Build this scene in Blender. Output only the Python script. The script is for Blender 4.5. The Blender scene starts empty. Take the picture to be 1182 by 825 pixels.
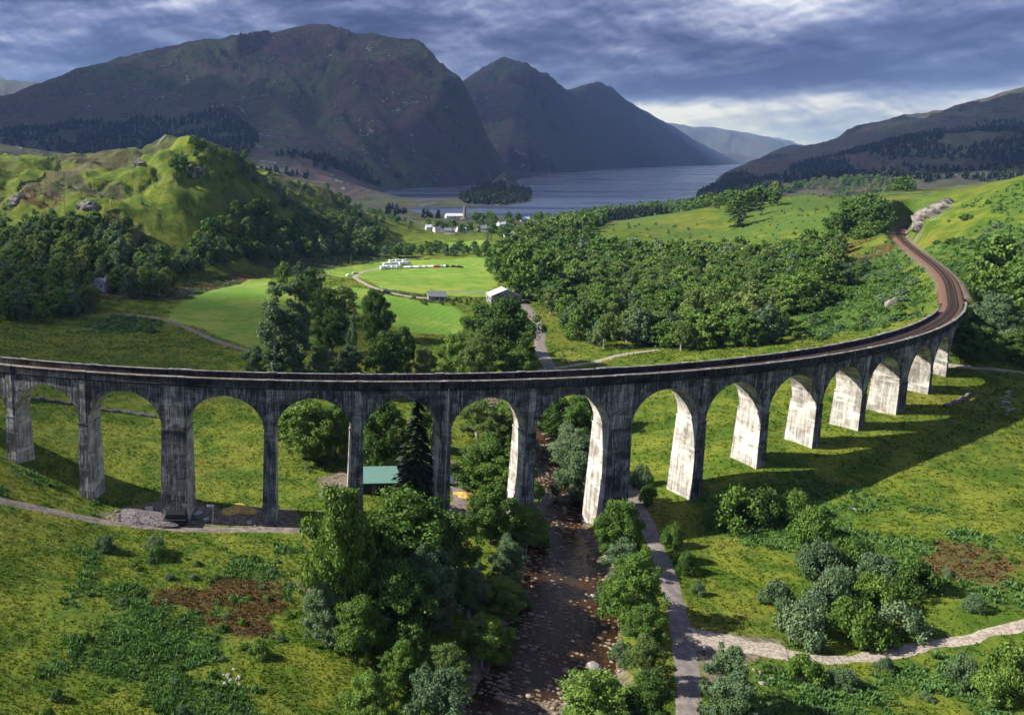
import bpy, bmesh, math, random
import numpy as np
from mathutils import Matrix, Vector
PI = math.pi
sc = bpy.context.scene
COL = sc.collection
rad = math.radians
# ---------------------------------------------------------------- camera
CAM_H = 72.0
FPX = 927.77            # focal length in pixels of a picture 1182 wide
PX0, PY0 = 295.8, 354.6   # where the lens axis meets the picture (the photograph is a crop)
PITCH = 0.18185
ROLL = 0.0
DK = 1.27
cP, sP, cR, sR = math.cos(PITCH), math.sin(PITCH), math.cos(ROLL), math.sin(ROLL)
cam_d = bpy.data.cameras.new('camera'); cam = bpy.data.objects.new('camera', cam_d); COL.objects.link(cam)
cam_d.sensor_fit = 'HORIZONTAL'; cam_d.sensor_width = 36.0; cam_d.lens = FPX/1182*36.0
cam_d.shift_x = (591-PX0)/1182; cam_d.shift_y = -(412.5-PY0)/1182
cam_d.clip_start = 0.5; cam_d.clip_end = 90000
_r = Vector((cR, sR*sP, sR*cP)); _u = Vector((-sR, cR*sP, cR*cP)); _b = Vector((0, -cP, sP))
_m = Matrix((( _r.x, _u.x, _b.x, 0), (_r.y, _u.y, _b.y, 0), (_r.z, _u.z, _b.z, CAM_H), (0,0,0,1)))
cam.matrix_world = _m
sc.camera = cam
# ---------------------------------------------------------------- sun and sky
SUN_EL, SUN_AZ = rad(35), rad(172)          # azimuth of the sun counted from +X towards +Y
sun_dir = Vector((math.cos(SUN_EL)*math.cos(SUN_AZ), math.cos(SUN_EL)*math.sin(SUN_AZ), math.sin(SUN_EL)))
sd = bpy.data.lights.new('sun', 'SUN'); sd.energy = 5.0; sd.angle = rad(0.6); sd.color = (1.0, 0.955, 0.87)
so = bpy.data.objects.new('sun', sd); COL.objects.link(so)
so.rotation_euler = sun_dir.to_track_quat('Z', 'Y').to_euler()
sc.view_settings.view_transform = 'Standard'; sc.view_settings.look = 'None'
sc.view_settings.exposure = 1.18; sc.view_settings.gamma = 1.0; sc.view_settings.use_curve_mapping = False

class NT:
    """small helper for node trees"""
    def __init__(s, tree): s.t = tree; s.n = tree.nodes; s.l = tree.links
    def node(s, kind, **kw):
        n = s.n.new(kind)
        for k, v in kw.items():
            if k.startswith('i_'):
                key = k[2:]
                sock = n.inputs[int(key)] if key.isdigit() else n.inputs[key.replace('_', ' ')]
                s.put(sock, v)
            else: setattr(n, k, v)
        return n
    def put(s, sock, v):
        if isinstance(v, bpy.types.NodeSocket): s.l.new(v, sock)
        elif isinstance(v, bpy.types.Node): s.l.new(v.outputs[0], sock)
        else:
            try: sock.default_value = v
            except Exception: sock.default_value = (*v, 1.0) if len(v) == 3 else v
    def math(s, op, a, b=0.0, c=0.0, clamp=False):
        n = s.n.new('ShaderNodeMath'); n.operation = op; n.use_clamp = clamp
        s.put(n.inputs[0], a); s.put(n.inputs[1], b)
        if op in ('MULTIPLY_ADD', 'COMPARE', 'SMOOTH_MIN', 'SMOOTH_MAX'): s.put(n.inputs[2], c)
        return n.outputs[0]
    def mix(s, f, a, b, mode='MIX'):
        n = s.n.new('ShaderNodeMix'); n.data_type = 'RGBA'; n.blend_type = mode
        s.put(n.inputs[0], f)
        for i, v in ((6, a), (7, b)):
            if isinstance(v, tuple) and len(v) == 3: v = (*v, 1.0)
            s.put(n.inputs[i], v)
        return n.outputs[2]
    def noise(s, vec, scale, detail=3.0, rough=0.55, dist=0.0):
        n = s.n.new('ShaderNodeTexNoise'); n.noise_dimensions = '3D'
        if vec is not None: s.l.new(vec, n.inputs['Vector'])
        n.inputs['Scale'].default_value = scale; n.inputs['Detail'].default_value = detail
        n.inputs['Roughness'].default_value = rough; n.inputs['Distortion'].default_value = dist
        return n.outputs['Fac']
    def step(s, v, lo, hi):
        n = s.n.new('ShaderNodeMapRange'); n.interpolation_type = 'SMOOTHSTEP'
        s.put(n.inputs[0], v); n.inputs[1].default_value = lo; n.inputs[2].default_value = hi
        return n.outputs[0]
    def mapping(s, vec, scale=(1,1,1), loc=(0,0,0), rot=(0,0,0)):
        n = s.n.new('ShaderNodeMapping'); s.l.new(vec, n.inputs[0])
        n.inputs['Scale'].default_value = scale; n.inputs['Location'].default_value = loc; n.inputs['Rotation'].default_value = rot
        return n.outputs[0]

world = bpy.data.worlds.new('World'); sc.world = world; world.use_nodes = True
w = NT(world.node_tree); w.n.clear()
sky = w.node('ShaderNodeTexSky'); sky.sky_type = 'NISHITA'; sky.sun_disc = False
sky.sun_elevation = SUN_EL; sky.sun_rotation = PI/2 - SUN_AZ; sky.altitude = 100; sky.air_density = 1.2; sky.dust_density = 0.6
tc = w.node('ShaderNodeTexCoord'); sep = w.node('ShaderNodeSeparateXYZ', i_0=tc.outputs['Generated'])
dz = w.math('MAXIMUM', sep.outputs[2], 0.0)
gen = tc.outputs['Generated']
def cl(scale, loc, detail, rough, dist):
    """cloud density and the same a little higher up: where it thins upwards the top of a billow catches the light"""
    a = w.noise(w.mapping(gen, scale, loc), 1.0, detail, rough, dist)
    b = w.noise(w.mapping(gen, scale, (loc[0]+0.03, loc[1], loc[2]+0.16)), 1.0, detail, rough, dist)
    return a, w.math('SUBTRACT', a, b)
n1, r1 = cl((4.2, 4.2, 13), (0.7, 0.2, 0.35), 4, 0.50, 0.2)         # big rolls
n2, r2_ = cl((9.5, 9.5, 22), (2.3, 1.1, 0.6), 5, 0.52, 0.25)        # billows
n3, r3_ = cl((24, 24, 44), (0.4, 3.2, 0.1), 6, 0.58, 0.2)            # ragged edges
band = w.math('MULTIPLY', w.step(dz, 0.062, 0.082), w.step(dz, 0.150, 0.105))
low = w.step(dz, 0.074, 0.050)
lit = w.math('ADD', w.math('MULTIPLY', r1, 1.5), w.math('ADD', w.math('MULTIPLY', r2_, 1.25), w.math('MULTIPLY', r3_, 0.55)))
base = w.math('ADD', w.math('MULTIPLY', w.math('SUBTRACT', 0.5, n1), 1.35), w.math('MULTIPLY', w.math('SUBTRACT', 0.5, n2), 0.75))
light = w.math('ADD', w.math('ADD', 0.50, base), w.math('MULTIPLY', lit, 1.35))
light = w.math('ADD', light, w.math('SUBTRACT', w.math('MULTIPLY', low, 0.50), w.math('MULTIPLY', band, 0.23)))
ramp = w.node('ShaderNodeValToRGB', i_0=light); cr_ = ramp.color_ramp
for p_, c_ in ((0.06, (0.030, 0.041, 0.100)), (0.30, (0.062, 0.080, 0.172)), (0.50, (0.120, 0.145, 0.265)), (0.72, (0.26, 0.29, 0.42)), (0.95, (0.50, 0.53, 0.61))):
    e_ = cr_.elements.new(p_); e_.color = (*c_, 1)
cr_.elements.remove(cr_.elements[0]); cr_.elements.remove(cr_.elements[-1])
ccol = w.mix(1.0, ramp.outputs[0], (8.6, 8.6, 8.6), 'MULTIPLY')
cover = w.step(w.math('ADD', n1, w.math('MULTIPLY', n2, 0.5)), 0.40, 0.47)
cover = w.math('MAXIMUM', cover, w.step(dz, 0.25, 0.4))
skyc = w.mix(1.0, sky.outputs[0], (0.35, 0.48, 0.85), 'MULTIPLY')
allc = w.mix(cover, skyc, ccol)
# below the horizon: plain grey blue
allc = w.mix(w.step(sep.outputs[2], -0.02, 0.0), (1.6, 1.9, 2.6), allc)
bg = w.node('ShaderNodeBackground', i_Color=allc, i_Strength=0.10)
w.l.new(bg.outputs[0], w.node('ShaderNodeOutputWorld').inputs[0])
world.cycles.sampling_method = 'MANUAL'; world.cycles.sample_map_resolution = 512
try:
    sc.cycles.use_denoising = True; sc.cycles.denoiser = 'OPENIMAGEDENOISE'
    sc.cycles.max_bounces = 5; sc.cycles.diffuse_bounces = 2; sc.cycles.glossy_bounces = 2
    sc.cycles.transmission_bounces = 3; sc.cycles.transparent_max_bounces = 12; sc.cycles.volume_bounces = 0
    sc.cycles.use_adaptive_sampling = True; sc.cycles.adaptive_threshold = 0.02
    sc.cycles.caustics_reflective = False; sc.cycles.caustics_refractive = False
except Exception: pass

# ---------------------------------------------------------------- small numeric tools
def hash2(ix, iy, seed):
    h = (ix.astype(np.int64)*374761393 + iy.astype(np.int64)*668265263 + seed*974711) & 0x7fffffff
    h = ((h ^ (h >> 13))*1274126177) & 0x7fffffff
    h = (h ^ (h >> 16)) & 0xffffff
    return h/float(0xffffff)
def vnoise(x, y, seed=0):
    ix = np.floor(x); iy = np.floor(y); fx = x-ix; fy = y-iy
    fx = fx*fx*fx*(fx*(fx*6-15)+10); fy = fy*fy*fy*(fy*(fy*6-15)+10)
    a = hash2(ix, iy, seed); b = hash2(ix+1, iy, seed); c = hash2(ix, iy+1, seed); d = hash2(ix+1, iy+1, seed)
    return (a+(b-a)*fx)*(1-fy)+(c+(d-c)*fx)*fy
def fbm(x, y, scale, octs=4, seed=0, gain=0.5):
    v = 0; amp = 1; tot = 0; f = 1.0/scale
    for o in range(octs):
        ca, sa = math.cos(o*0.9+0.3), math.sin(o*0.9+0.3)
        v = v+amp*(vnoise((x*ca-y*sa)*f+o*17.3, (x*sa+y*ca)*f-o*9.1, seed+o)*2-1); tot += amp; amp *= gain; f *= 2.03
    return v/tot
def ridged(x, y, scale, octs=5, seed=0, gain=0.5):
    v = 0; amp = 1; tot = 0; f = 1.0/scale
    for o in range(octs):
        ca, sa = math.cos(o*1.1+0.5), math.sin(o*1.1+0.5)
        n = 1-np.abs(vnoise((x*ca-y*sa)*f+o*11.7, (x*sa+y*ca)*f+o*5.3, seed+o)*2-1)
        v = v+amp*n*n; tot += amp; amp *= gain; f *= 2.07
    return v/tot
def sstep(v, lo, hi):
    t = np.clip((v-lo)/(hi-lo), 0, 1); return t*t*(3-2*t)
def seg_dist(x, y, pts):
    """distance to a polyline and interpolated position (index.fraction) of the nearest point"""
    best = np.full(x.shape, 1e18); bt = np.zeros(x.shape)
    for i in range(len(pts)-1):
        ax_, ay_ = pts[i][0], pts[i][1]; bx, by = pts[i+1][0], pts[i+1][1]
        dx, dy = bx-ax_, by-ay_; L2 = dx*dx+dy*dy+1e-9
        t = np.clip(((x-ax_)*dx+(y-ay_)*dy)/L2, 0, 1)
        d = (x-ax_-t*dx)**2+(y-ay_-t*dy)**2
        m = d < best; best = np.where(m, d, best); bt = np.where(m, i+t, bt)
    return np.sqrt(best), bt
def poly_sd(x, y, poly):
    """signed distance to a polygon, positive inside"""
    d, _ = seg_dist(x, y, list(poly)+[poly[0]])
    ins = np.zeros(x.shape, bool); n = len(poly)
    for i in range(n):
        x1, y1 = poly[i][0], poly[i][1]; x2, y2 = poly[(i+1) % n][0], poly[(i+1) % n][1]
        c_ = ((y1 > y) != (y2 > y)) & (x < (x2-x1)*(y-y1)/((y2-y1) if y2 != y1 else 1e-9)+x1)
        ins ^= c_
    return np.where(ins, d, -d)
def ray(px, py):
    X = px-PX0; Y = py-PY0
    X, Y = X*cR+Y*sR, -X*sR+Y*cR
    X /= FPX; U = -Y/FPX
    return (X, cP+U*sP, -sP+U*cP)
def at_z(px, py, z):
    r = ray(px, py); t = (z-CAM_H)/r[2]
    return (r[0]*t, r[1]*t, z)
def at_d(px, py, d):
    r = ray(px, py); t = d/r[1]
    return (r[0]*t, d, CAM_H+r[2]*t)

# ---------------------------------------------------------------- viaduct plan (curved, convex side to the camera)
VX, VY, VR = 26.215, 394.218, 241.0
TH0, GRAD, TOPZ = -0.026, 0.001, CAM_H-42.255
KINGS = (-3, 2, 7, 12)
EXK = 4.29
DTH = 17.05/VR
def pier_th(j):
    ex = 0; lo, hi = min(j, 4), max(j, 4)
    if j != 4:
        for m in KINGS:
            if lo <= m <= hi: ex += 0.5*EXK if j == m else EXK
    return TH0+(j-4)*DTH+(1 if j > 4 else -1)*ex/VR*(j != 4)
def deck_z(th): return TOPZ+GRAD*VR*(th-TH0)
def vpt(th, r, z): return (VX+(VR+r)*math.sin(th), VY-(VR+r)*math.cos(th), z)

# ---------------------------------------------------------------- terrain control
LAKE_Z = -8.0
RIVER_Z = -3.6
CP = []
def cz(px, py, z): CP.append(at_z(px, py, z))
def cd(px, py, d): CP.append(at_d(px, py, d*DK))
def cw(x, y, z): CP.append((1.0127*x+0.404*y, DK*y, z))
for a in [(0,825,5.5),(0,700,6),(0,610,7),(100,825,3),(170,700,2.6),(150,628,1.5),(300,825,1),(300,700,1),(330,625,-1.2),
          (430,760,-0.8),(430,640,-0.5),(530,720,-1),(520,610,-0.8),(560,760,-1.6),(750,720,-1),(725,630,-1.4),(790,825,-1),
          (690,545,-1.5),(900,800,0),(1000,760,0),(1182,825,1),(1182,740,3),(1000,660,2.5),(1182,640,7),(880,610,1.5),(980,560,5.5),(1100,560,8),
          (50,490,4),(140,440,4),(150,400,4),(0,400,7),(250,420,3),(280,500,0.5),(380,500,0.5),(450,520,0.2),(560,500,-0.5),
          (200,360,2),(300,335,2),(230,318,2.5),(380,320,2),(540,300,1),(560,350,1),(450,380,1),(600,430,1),(615,390,1.5),(700,415,3),(800,402,5),
          (880,396,9),(950,385,13),(1010,372,18),(1050,352,23),(960,340,18),(1000,292,24),(1000,270,27),(1075,330,25.5),(1090,315,26),
          (850,340,8),(800,305,7),(700,345,3),(650,310,2),(750,290,7),(850,292,12),
          (1130,405,17),(1182,415,16),(1182,450,13.5),(1182,500,11.5),(1110,470,12),(1100,430,15),
          (0,330,9),(100,348,4),(200,325,4),(300,302,4),(400,292,3),(450,285,2),(500,272,-1),(560,258,-4),(620,270,-2),(540,270,-2)]: cz(*a)
for a in [(750,265,500),(830,268,480),(700,272,480),(870,262,470),(900,240,500),(940,225,520),(1000,228,540),(1040,240,480),(960,250,420),
          (1240,190,330),(1182,206,330),(1120,222,340),(1092,234,345),(1078,246,350),(1182,260,285),(1182,320,235),(1150,350,215),(1182,385,198),
          (0,182,520),(60,180,520),(100,183,510),(122,184,500),(145,182,497),(168,177,493),(200,167,490),(235,172,490),(268,186,500),(300,213,520),(340,219,560),(400,233,600),(450,252,650),(488,268,700),
          (0,250,410),(100,250,405),(200,240,425),(300,240,470),(380,265,520),(150,215,440),(60,215,440),(250,215,455),(440,276,600),(0,300,350),(120,300,360),(-120,180,480),(-120,260,380)]: cd(*a)
for a in [(-60,15,7),(0,15,-3),(60,15,0),(-130,60,14),(130,60,6),(-200,0,26),(200,0,20),(0,-80,-2),(-400,700,25),(-250,760,5),(-560,620,45),(-300,880,-4),(-100,820,-5),(60,800,-5),(200,820,0),
          (300,430,50),(370,600,45),(-700,100,95),(-700,500,85),(700,250,130),(600,700,60),(600,50,90),(420,0,50),(-420,100,60),(-420,-100,60),(240,140,13),(230,90,10),(330,250,70),
          (0,1100,-8),(-500,1100,0),(500,1100,20)]: cw(*a)
for j, z in zip(range(-4, 18), [28,25,20,14,8.2,1.8,-0.6,-0.4,0.6,0.4,0.4,-0.5,1.6,7.6,9.2,10.6,11.8,14,17,20,23,25.5]):
    p = vpt(pier_th(j), 1, 0); CP.append((p[0], p[1], z))
# railway line beyond the viaduct
RAIL_PX = [(1104,338,29.9),(1096,321,29.8),(1080,305,29.7),(1062,292,29.6),(1046,280,29.5),(1037,271,29.4),(1038,264,29.3),(1050,258.5,29.2)]
RAILX = [at_z(*a) for a in RAIL_PX]
_cp = np.array(CP)
# drop control points that sit closer than 5 m
keep = []
for i, p in enumerate(_cp):
    if all((p[0]-_cp[k][0])**2+(p[1]-_cp[k][1])**2 > 30 for k in keep): keep.append(i)
_cp = _cp[keep]
def tps(r2): return 0.5*r2*np.log(r2+1e-6)
def _fit(P, lam):
    n = len(P); S = 100.0
    X = P[:, :2]/S
    K = tps(((X[:, None]-X[None])**2).sum(-1))+lam*np.eye(n)
    Q = np.c_[np.ones(n), X]
    A = np.block([[K, Q], [Q.T, np.zeros((3, 3))]])
    return np.linalg.solve(A, np.r_[P[:, 2], 0, 0, 0])
_w = _fit(_cp, 0.012)
GX0, GY0, GS, GNX, GNY = -760.0, -130.0, 5.0, 381, 331
def _rbf(x, y):
    out = np.zeros(x.shape)
    for i, p in enumerate(_cp):
        out += _w[i]*tps(((x-p[0])/100)**2+((y-p[1])/100)**2)
    return out+_w[-3]+_w[-2]*x/100+_w[-1]*y/100
_gx, _gy = np.meshgrid(GX0+GS*np.arange(GNX), GY0+GS*np.arange(GNY))
_G = np.clip(_rbf(_gx, _gy), -9, 190)
def near_z(x, y):
    u = np.clip((x-GX0)/GS, 0, GNX-1.001); v = np.clip((y-GY0)/GS, 0, GNY-1.001)
    iu = u.astype(int); iv = v.astype(int); fu = u-iu; fv = v-iv
    return (_G[iv, iu]*(1-fu)+_G[iv, iu+1]*fu)*(1-fv)+(_G[iv+1, iu]*(1-fu)+_G[iv+1, iu+1]*fu)*fv
# far ridges: polylines of (px, py, distance) with a width in metres
RIDGES = [
 ([(-260,140,2500),(-120,135,2500),(0,117,2600),(60,94,2700),(130,70,2850),(160,64,2900),(200,55,3000),(250,45,3100),(300,37,3150),(340,32,3200),(372,27,3200),(390,27,3200),(410,33,3180),(428,38,3150)], 1650, 1500, 11),
 ([(428,38,3150),(448,44,3120),(480,57,3050),(500,80,2950),(515,98,2900),(545,128,2800),(566,155,2700),(590,184,2700),(625,203,2800)], 1500, 520, 16),
 ([(190,66,3000),(150,90,2700),(215,104,2300),(262,128,1950),(285,155,1600)], 900, 900, 12),
 ([(385,50,3000),(385,85,2600),(405,125,2200),(430,168,1850),(455,202,1600)], 520, 560, 13),
 ([(300,60,3000),(310,100,2400),(350,150,1900)], 700, 700, 14),
 ([(-30,172,950),(20,164,960),(60,160,960),(100,170,950),(140,180,940)], 260, 230, 15),
 ([(480,130,4500),(518,102,4600),(540,90,4750),(562,77,4850),(580,63,4900),(592,73,4950),(608,79,5050),(625,84,5200),(652,99,5600),(678,101,6100),(703,89,6700),(720,97,7100),(745,112,7800),(780,134,9000),(812,156,10200),(845,177,11500),(880,189,13000)], 1900, 1700, 21),
 ([(580,72,4900),(600,110,4200),(640,150,3700),(690,188,3500)], 900, 900, 22),
 ([(690,97,6200),(720,140,5200),(770,178,5200)], 900, 900, 23),
 ([(760,140,15000),(805,145,15000),(850,151,15500),(895,164,16000),(930,176,16500)], 3000, 3000, 31),
 ([(840,150,23000),(880,157,23000),(935,168,23000),(990,176,23000),(1060,160,22000)], 4500, 4500, 32),
 ([(-300,70,6500),(-60,80,6500),(0,91,6500),(40,93,6400),(75,100,6200),(110,118,6000)], 1500, 1500, 41),
 ([(1500,20,3300),(1300,55,3400),(1182,97,3600),(1150,108,3700),(1120,121,3800),(1095,127,3900),(1068,131,4000),(1040,143,4100),(1000,158,4300),(960,170,4500),(930,179,4700),(900,190,4900)], 2300, 1900, 51),
 ([(1400,120,2100),(1250,135,2100),(1130,150,2100),(1050,158,2200),(980,178,2300),(920,196,2300),(870,208,2300)], 900, 900, 52),
 ([(835,208,1700),(900,205,1500),(1000,200,1350),(1182,190,1200),(1400,170,1100)], 420, 500, 53),
]
RW = [([at_d(a[0], a[1], a[2]*DK) for a in pts], wf*DK, wb*DK, sd_) for pts, wf, wb, sd_ in RIDGES]
def far_z(x, y):
    out = np.zeros(x.shape); capA = np.full(x.shape, 1e9)
    # the steep east face where the left mountain ends
    fl = [at_d(a, b, c*DK) for a, b, c in [(440,40,3130),(460,46,3100),(480,57,3050),(500,80,2960),(515,97,2900),(530,106,2850),(545,116,2800),(566,146,2720),(591,173,2700),(640,201,2850)]]
    bb = x/np.maximum(y, 1); bear = np.array([p[0]/p[1] for p in fl])
    zl = np.interp(bb, bear, [p[2] for p in fl]); yl = np.interp(bb, bear, [p[1] for p in fl])
    wb_ = sstep(bb, bear[0]-0.03, bear[0]+0.05); capA = np.where(bb > 0.40, 1e9, zl+6+(1-wb_)*420-0.16*np.maximum(y-yl, 0)*wb_)
    wa = np.where(y > 5200, 0.3, 1.0); wx = x+fbm(x, y, 700, 4, 5)*150*wa; wy = y+fbm(x, y, 700, 4, 9)*150*wa
    for pts, wf, wb, sd_ in RW:
        isA = sd_ in (11, 12, 13, 14, 16)
        d, t = seg_dist(wx, wy, pts)
        i = np.minimum(t.astype(int), len(pts)-2); fr = t-i
        zs = np.array([p[2] for p in pts]); zr = zs[i]*(1-fr)+zs[i+1]*fr
        wd = wf*(0.85+0.25*vnoise(t*1.7+sd_, t*0+sd_, sd_))
        # narrower where the ridge is low
        wd = wd*np.clip(zr/ max(zs)*0.75+0.3, 0.35, 1.05)
        u = np.clip(d/wd, 0, 1)
        rnd_ = 0.22 if 20 < sd_ < 30 else 0.48
        k = (1-rnd_)*(1-u)**1.22+rnd_*0.5*(1+np.cos(PI*u))
        seg_l = np.array([0]+list(np.cumsum([math.dist(a[:2], b[:2]) for a, b in zip(pts[:-1], pts[1:])]))); sl_ = seg_l[i]*(1-fr)+seg_l[i+1]*fr
        gul = ridged(sl_+0.25*d+fbm(x, y, 260, 3, 6)*90, d*0.22, 330, 5, 40+sd_, 0.55)-0.45
        k = k+gul*0.44*np.clip(u*3.2, 0.0, 1)*(1-u)*np.clip(zr/400, 0, 1)
        hk = zr*k
        if isA: hk = np.minimum(hk, capA)
        out = np.maximum(out, hk)
    rel = np.clip(out/320, 0, 1)
    rg = 0.7*ridged(x, y, 520, 6, 77, 0.55)+0.3*ridged(wx, wy, 190, 4, 79, 0.5)-0.5
    out = out+rel*(rg*92+fbm(x, y, 120, 4, 33)*16)*np.clip(1.25-out/800, 0.30, 1)
    out = np.where(y < 4700, np.minimum(out, capA+4), out)
    return np.maximum(out, 0)
LAKE_PX = [(865,189.6),(780,192),(709,194.6),(670,197.5),(637,201.5),(603,206),(586,211),(540,214),(480,217),(442,221),(447,227),(485,231),
           (530,229),(548,220),(572,214),(598,215),(615,224),(613,233),(585,237),(540,238.5),(490,239.5),(470,242),(485,246),(535,248.5),(600,249.5),(654,250),(720,248),(770,244),
           (793,238),(796,231),(812,222),(824,213),(832,203),(850,198.5),(872,192.5),(885,190.5)]
LAKE = [at_z(a, b, LAKE_Z)[:2] for a, b in LAKE_PX]
RIVER_PX = [(560,1100),(585,930),(612,825),(640,760),(655,700),(650,650),(640,610),(640,575),(648,545),(650,522),(628,503),(596,490),(566,478),(556,455),(548,430),(560,400),(566,372),(575,330),(585,300),(600,280),(610,262),(612,249)]
RIVER = [at_z(a, b, RIVER_Z)[:2] for a, b in RIVER_PX]
RIVER[0] = (26, 40); RIVER[1] = (30, 66); RIVER.insert(0, (0, -40))
RTW = [7, 7.5, 7.5, 8, 7.6, 7.2, 6.4, 5.8, 5.6, 5.4, 5.0, 4.0, 3.2, 2.6, 2.4, 2.2, 2, 2, 2, 2, 2, 3, 4]
def river_w(t):
    a = np.array(RTW+[6]); i = np.minimum(t.astype(int), len(RTW)-1); return a[i]*(1-(t-i))+a[i+1]*(t-i)
TRACKS = {}   # name -> (world polyline, half width); terrain is smoothed under them
def terrain(x, y, detail=True):
    x = np.asarray(x, float); y = np.asarray(y, float)
    dist = np.hypot(x, y)
    nz = near_z(x, y)
    if detail:
        bump = fbm(x, y, 60, 4, 3)*1.6+fbm(x, y, 14, 3, 4)*0.55+fbm(x, y, 4.5, 2, 8)*0.16
        bump = bump+sstep(nz, 22, 45)*(x < 110)*(np.abs(fbm(x, y, 52, 3, 21))*9-1.5)*0.8
        bump = bump+sstep(nz, 14, 36)*(x < 120)*(ridged(x, y, 24, 4, 23)-0.5)*3.0
        bump = bump*(0.35+0.65*sstep(nz, 2, 14)+1.2*sstep(nz, 25, 60))
        flat = sstep(nz, 4, 1)*sstep(y, 280, 310)*sstep(x, -150, -90)
        bump = bump*(1-0.85*flat)
    else: bump = 0
    fz = np.where(dist > 600, 1, 0)*0.0
    m = dist > 700
    fz = np.zeros(x.shape)
    if m.any(): fz[m] = far_z(x[m], y[m])
    fbase = -3.0+fbm(x, y, 300, 3, 44)*4
    wf = sstep(dist, 950, 1400)
    z = (nz+bump)*(1-wf)+(fbase+0)*wf
    z = np.maximum(z, fz+fbase*wf) if False else z+fz*sstep(dist, 750, 1250)
    # loch
    lm = (y > 850)
    if lm.any():
        sd_ = np.full(x.shape, -1e6); sd_[lm] = poly_sd(x[lm], y[lm], LAKE)
        near_shore = np.clip(-sd_/(40+0.05*dist), 0, 1)
        zl = LAKE_Z+(np.maximum(z, LAKE_Z+1.2)-LAKE_Z)*(near_shore**0.7)
        z = np.where(sd_ > 0, LAKE_Z-np.minimum(0.15*sd_, 10)-0.1, np.where(sd_ > -1e5, zl, z))
    # river channel
    rm = (dist < 1250)&(x > -120)&(x < 520)
    if rm.any():
        d, t = seg_dist(x[rm], y[rm], RIVER); hw = river_w(t)
        bed = RIVER_Z-0.22+fbm(x[rm], y[rm], 11, 4, 61, 0.6)*0.62-sstep(t, 10, 22)*4.4
        k = sstep(d, hw*0.9, hw+5.5-3.3*sstep(t, 9, 13))
        k = np.maximum(k, sstep(t, 11.5, 13.5))
        zz = z[rm]; z[rm] = bed*(1-k)+np.maximum(zz, bed)*k
    # railway formation beyond the viaduct
    rm = (x > 195)&(x < 560)&(y > 235)&(y < 640)
    if rm.any():
        d, t = seg_dist(x[rm], y[rm], RAILX)
        i = np.minimum(t.astype(int), len(RAILX)-2); zs = np.array([p[2] for p in RAILX]); zr = zs[i]*(1-(t-i))+zs[i+1]*(t-i)
        k = sstep(d, 3.4, 9)
        z[rm] = (zr-1.25)*(1-k)+z[rm]*k
    return z
def tz(x, y): return float(terrain(np.array([x]), np.array([y]))[0])
def hit(px, py):
    """first point of the ground seen along the ray through a point of the picture"""
    r = ray(px, py); s_ = np.concatenate([np.arange(40, 1200, 1.0), np.geomspace(1200, 30000, 600)])
    X = r[0]*s_; Y = r[1]*s_; Z = CAM_H+r[2]*s_
    g = terrain(X, Y); b = np.nonzero(Z < g)[0]
    if not len(b): return (X[-1], Y[-1], g[-1])
    i = max(b[0], 1); d0 = Z[i-1]-g[i-1]; d1 = Z[i]-g[i]; t = d0/(d0-d1+1e-9)
    x = X[i-1]+(X[i]-X[i-1])*t; y = Y[i-1]+(Y[i]-Y[i-1])*t
    return (x, y, tz(x, y))
def hits(L): return [hit(*a)[:2] for a in L]

# ---------------------------------------------------------------- scene helpers
def tag(o, label=None, cat=None, group=None, kind=None):
    if label: o['label'] = label
    if cat: o['category'] = cat
    if group: o['group'] = group
    if kind: o['kind'] = kind
    return o
def empty(name, loc=(0,0,0), rz=0.0, scale=1.0):
    o = bpy.data.objects.new(name, None); o.location = loc; o.rotation_euler = (0,0,rz); o.scale = (scale,)*3 if not isinstance(scale, tuple) else scale
    o.empty_display_size = 0.5; COL.objects.link(o); return o
def mesh_np(name, V, F, mat=None, parent=None, smooth=False, attrs=None, mats=None, midx=None, link=True):
    """V (n,3), F (m,k) with constant k"""
    me = bpy.data.meshes.new(name); V = np.asarray(V, np.float32); F = np.asarray(F, np.int32)
    k = F.shape[1]
    me.vertices.add(len(V)); me.vertices.foreach_set('co', V.ravel())
    me.loops.add(F.size); me.loops.foreach_set('vertex_index', F.ravel())
    me.polygons.add(len(F)); me.polygons.foreach_set('loop_start', np.arange(0, F.size, k, dtype=np.int32))
    me.polygons.foreach_set('loop_total', np.full(len(F), k, np.int32))
    if smooth: me.polygons.foreach_set('use_smooth', np.ones(len(F), bool))
    for m in (mats or ([mat] if mat else [])): me.materials.append(m)
    if midx is not None: me.polygons.foreach_set('material_index', np.asarray(midx, np.int32))
    for an, arr in (attrs or {}).items():
        arr = np.asarray(arr, np.float32)
        if arr.ndim == 2:
            a = me.attributes.new(an, 'FLOAT_COLOR', 'POINT'); a.data.foreach_set('color', np.c_[arr, np.ones(len(arr))].astype(np.float32).ravel() if arr.shape[1] == 3 else arr.ravel())
        else:
            a = me.attributes.new(an, 'FLOAT', 'POINT'); a.data.foreach_set('value', arr)
    me.update(calc_edges=True); me.validate(verbose=False)
    if not link: return me
    o = bpy.data.objects.new(name, me); COL.objects.link(o)
    if parent: o.parent = parent
    return o
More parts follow.
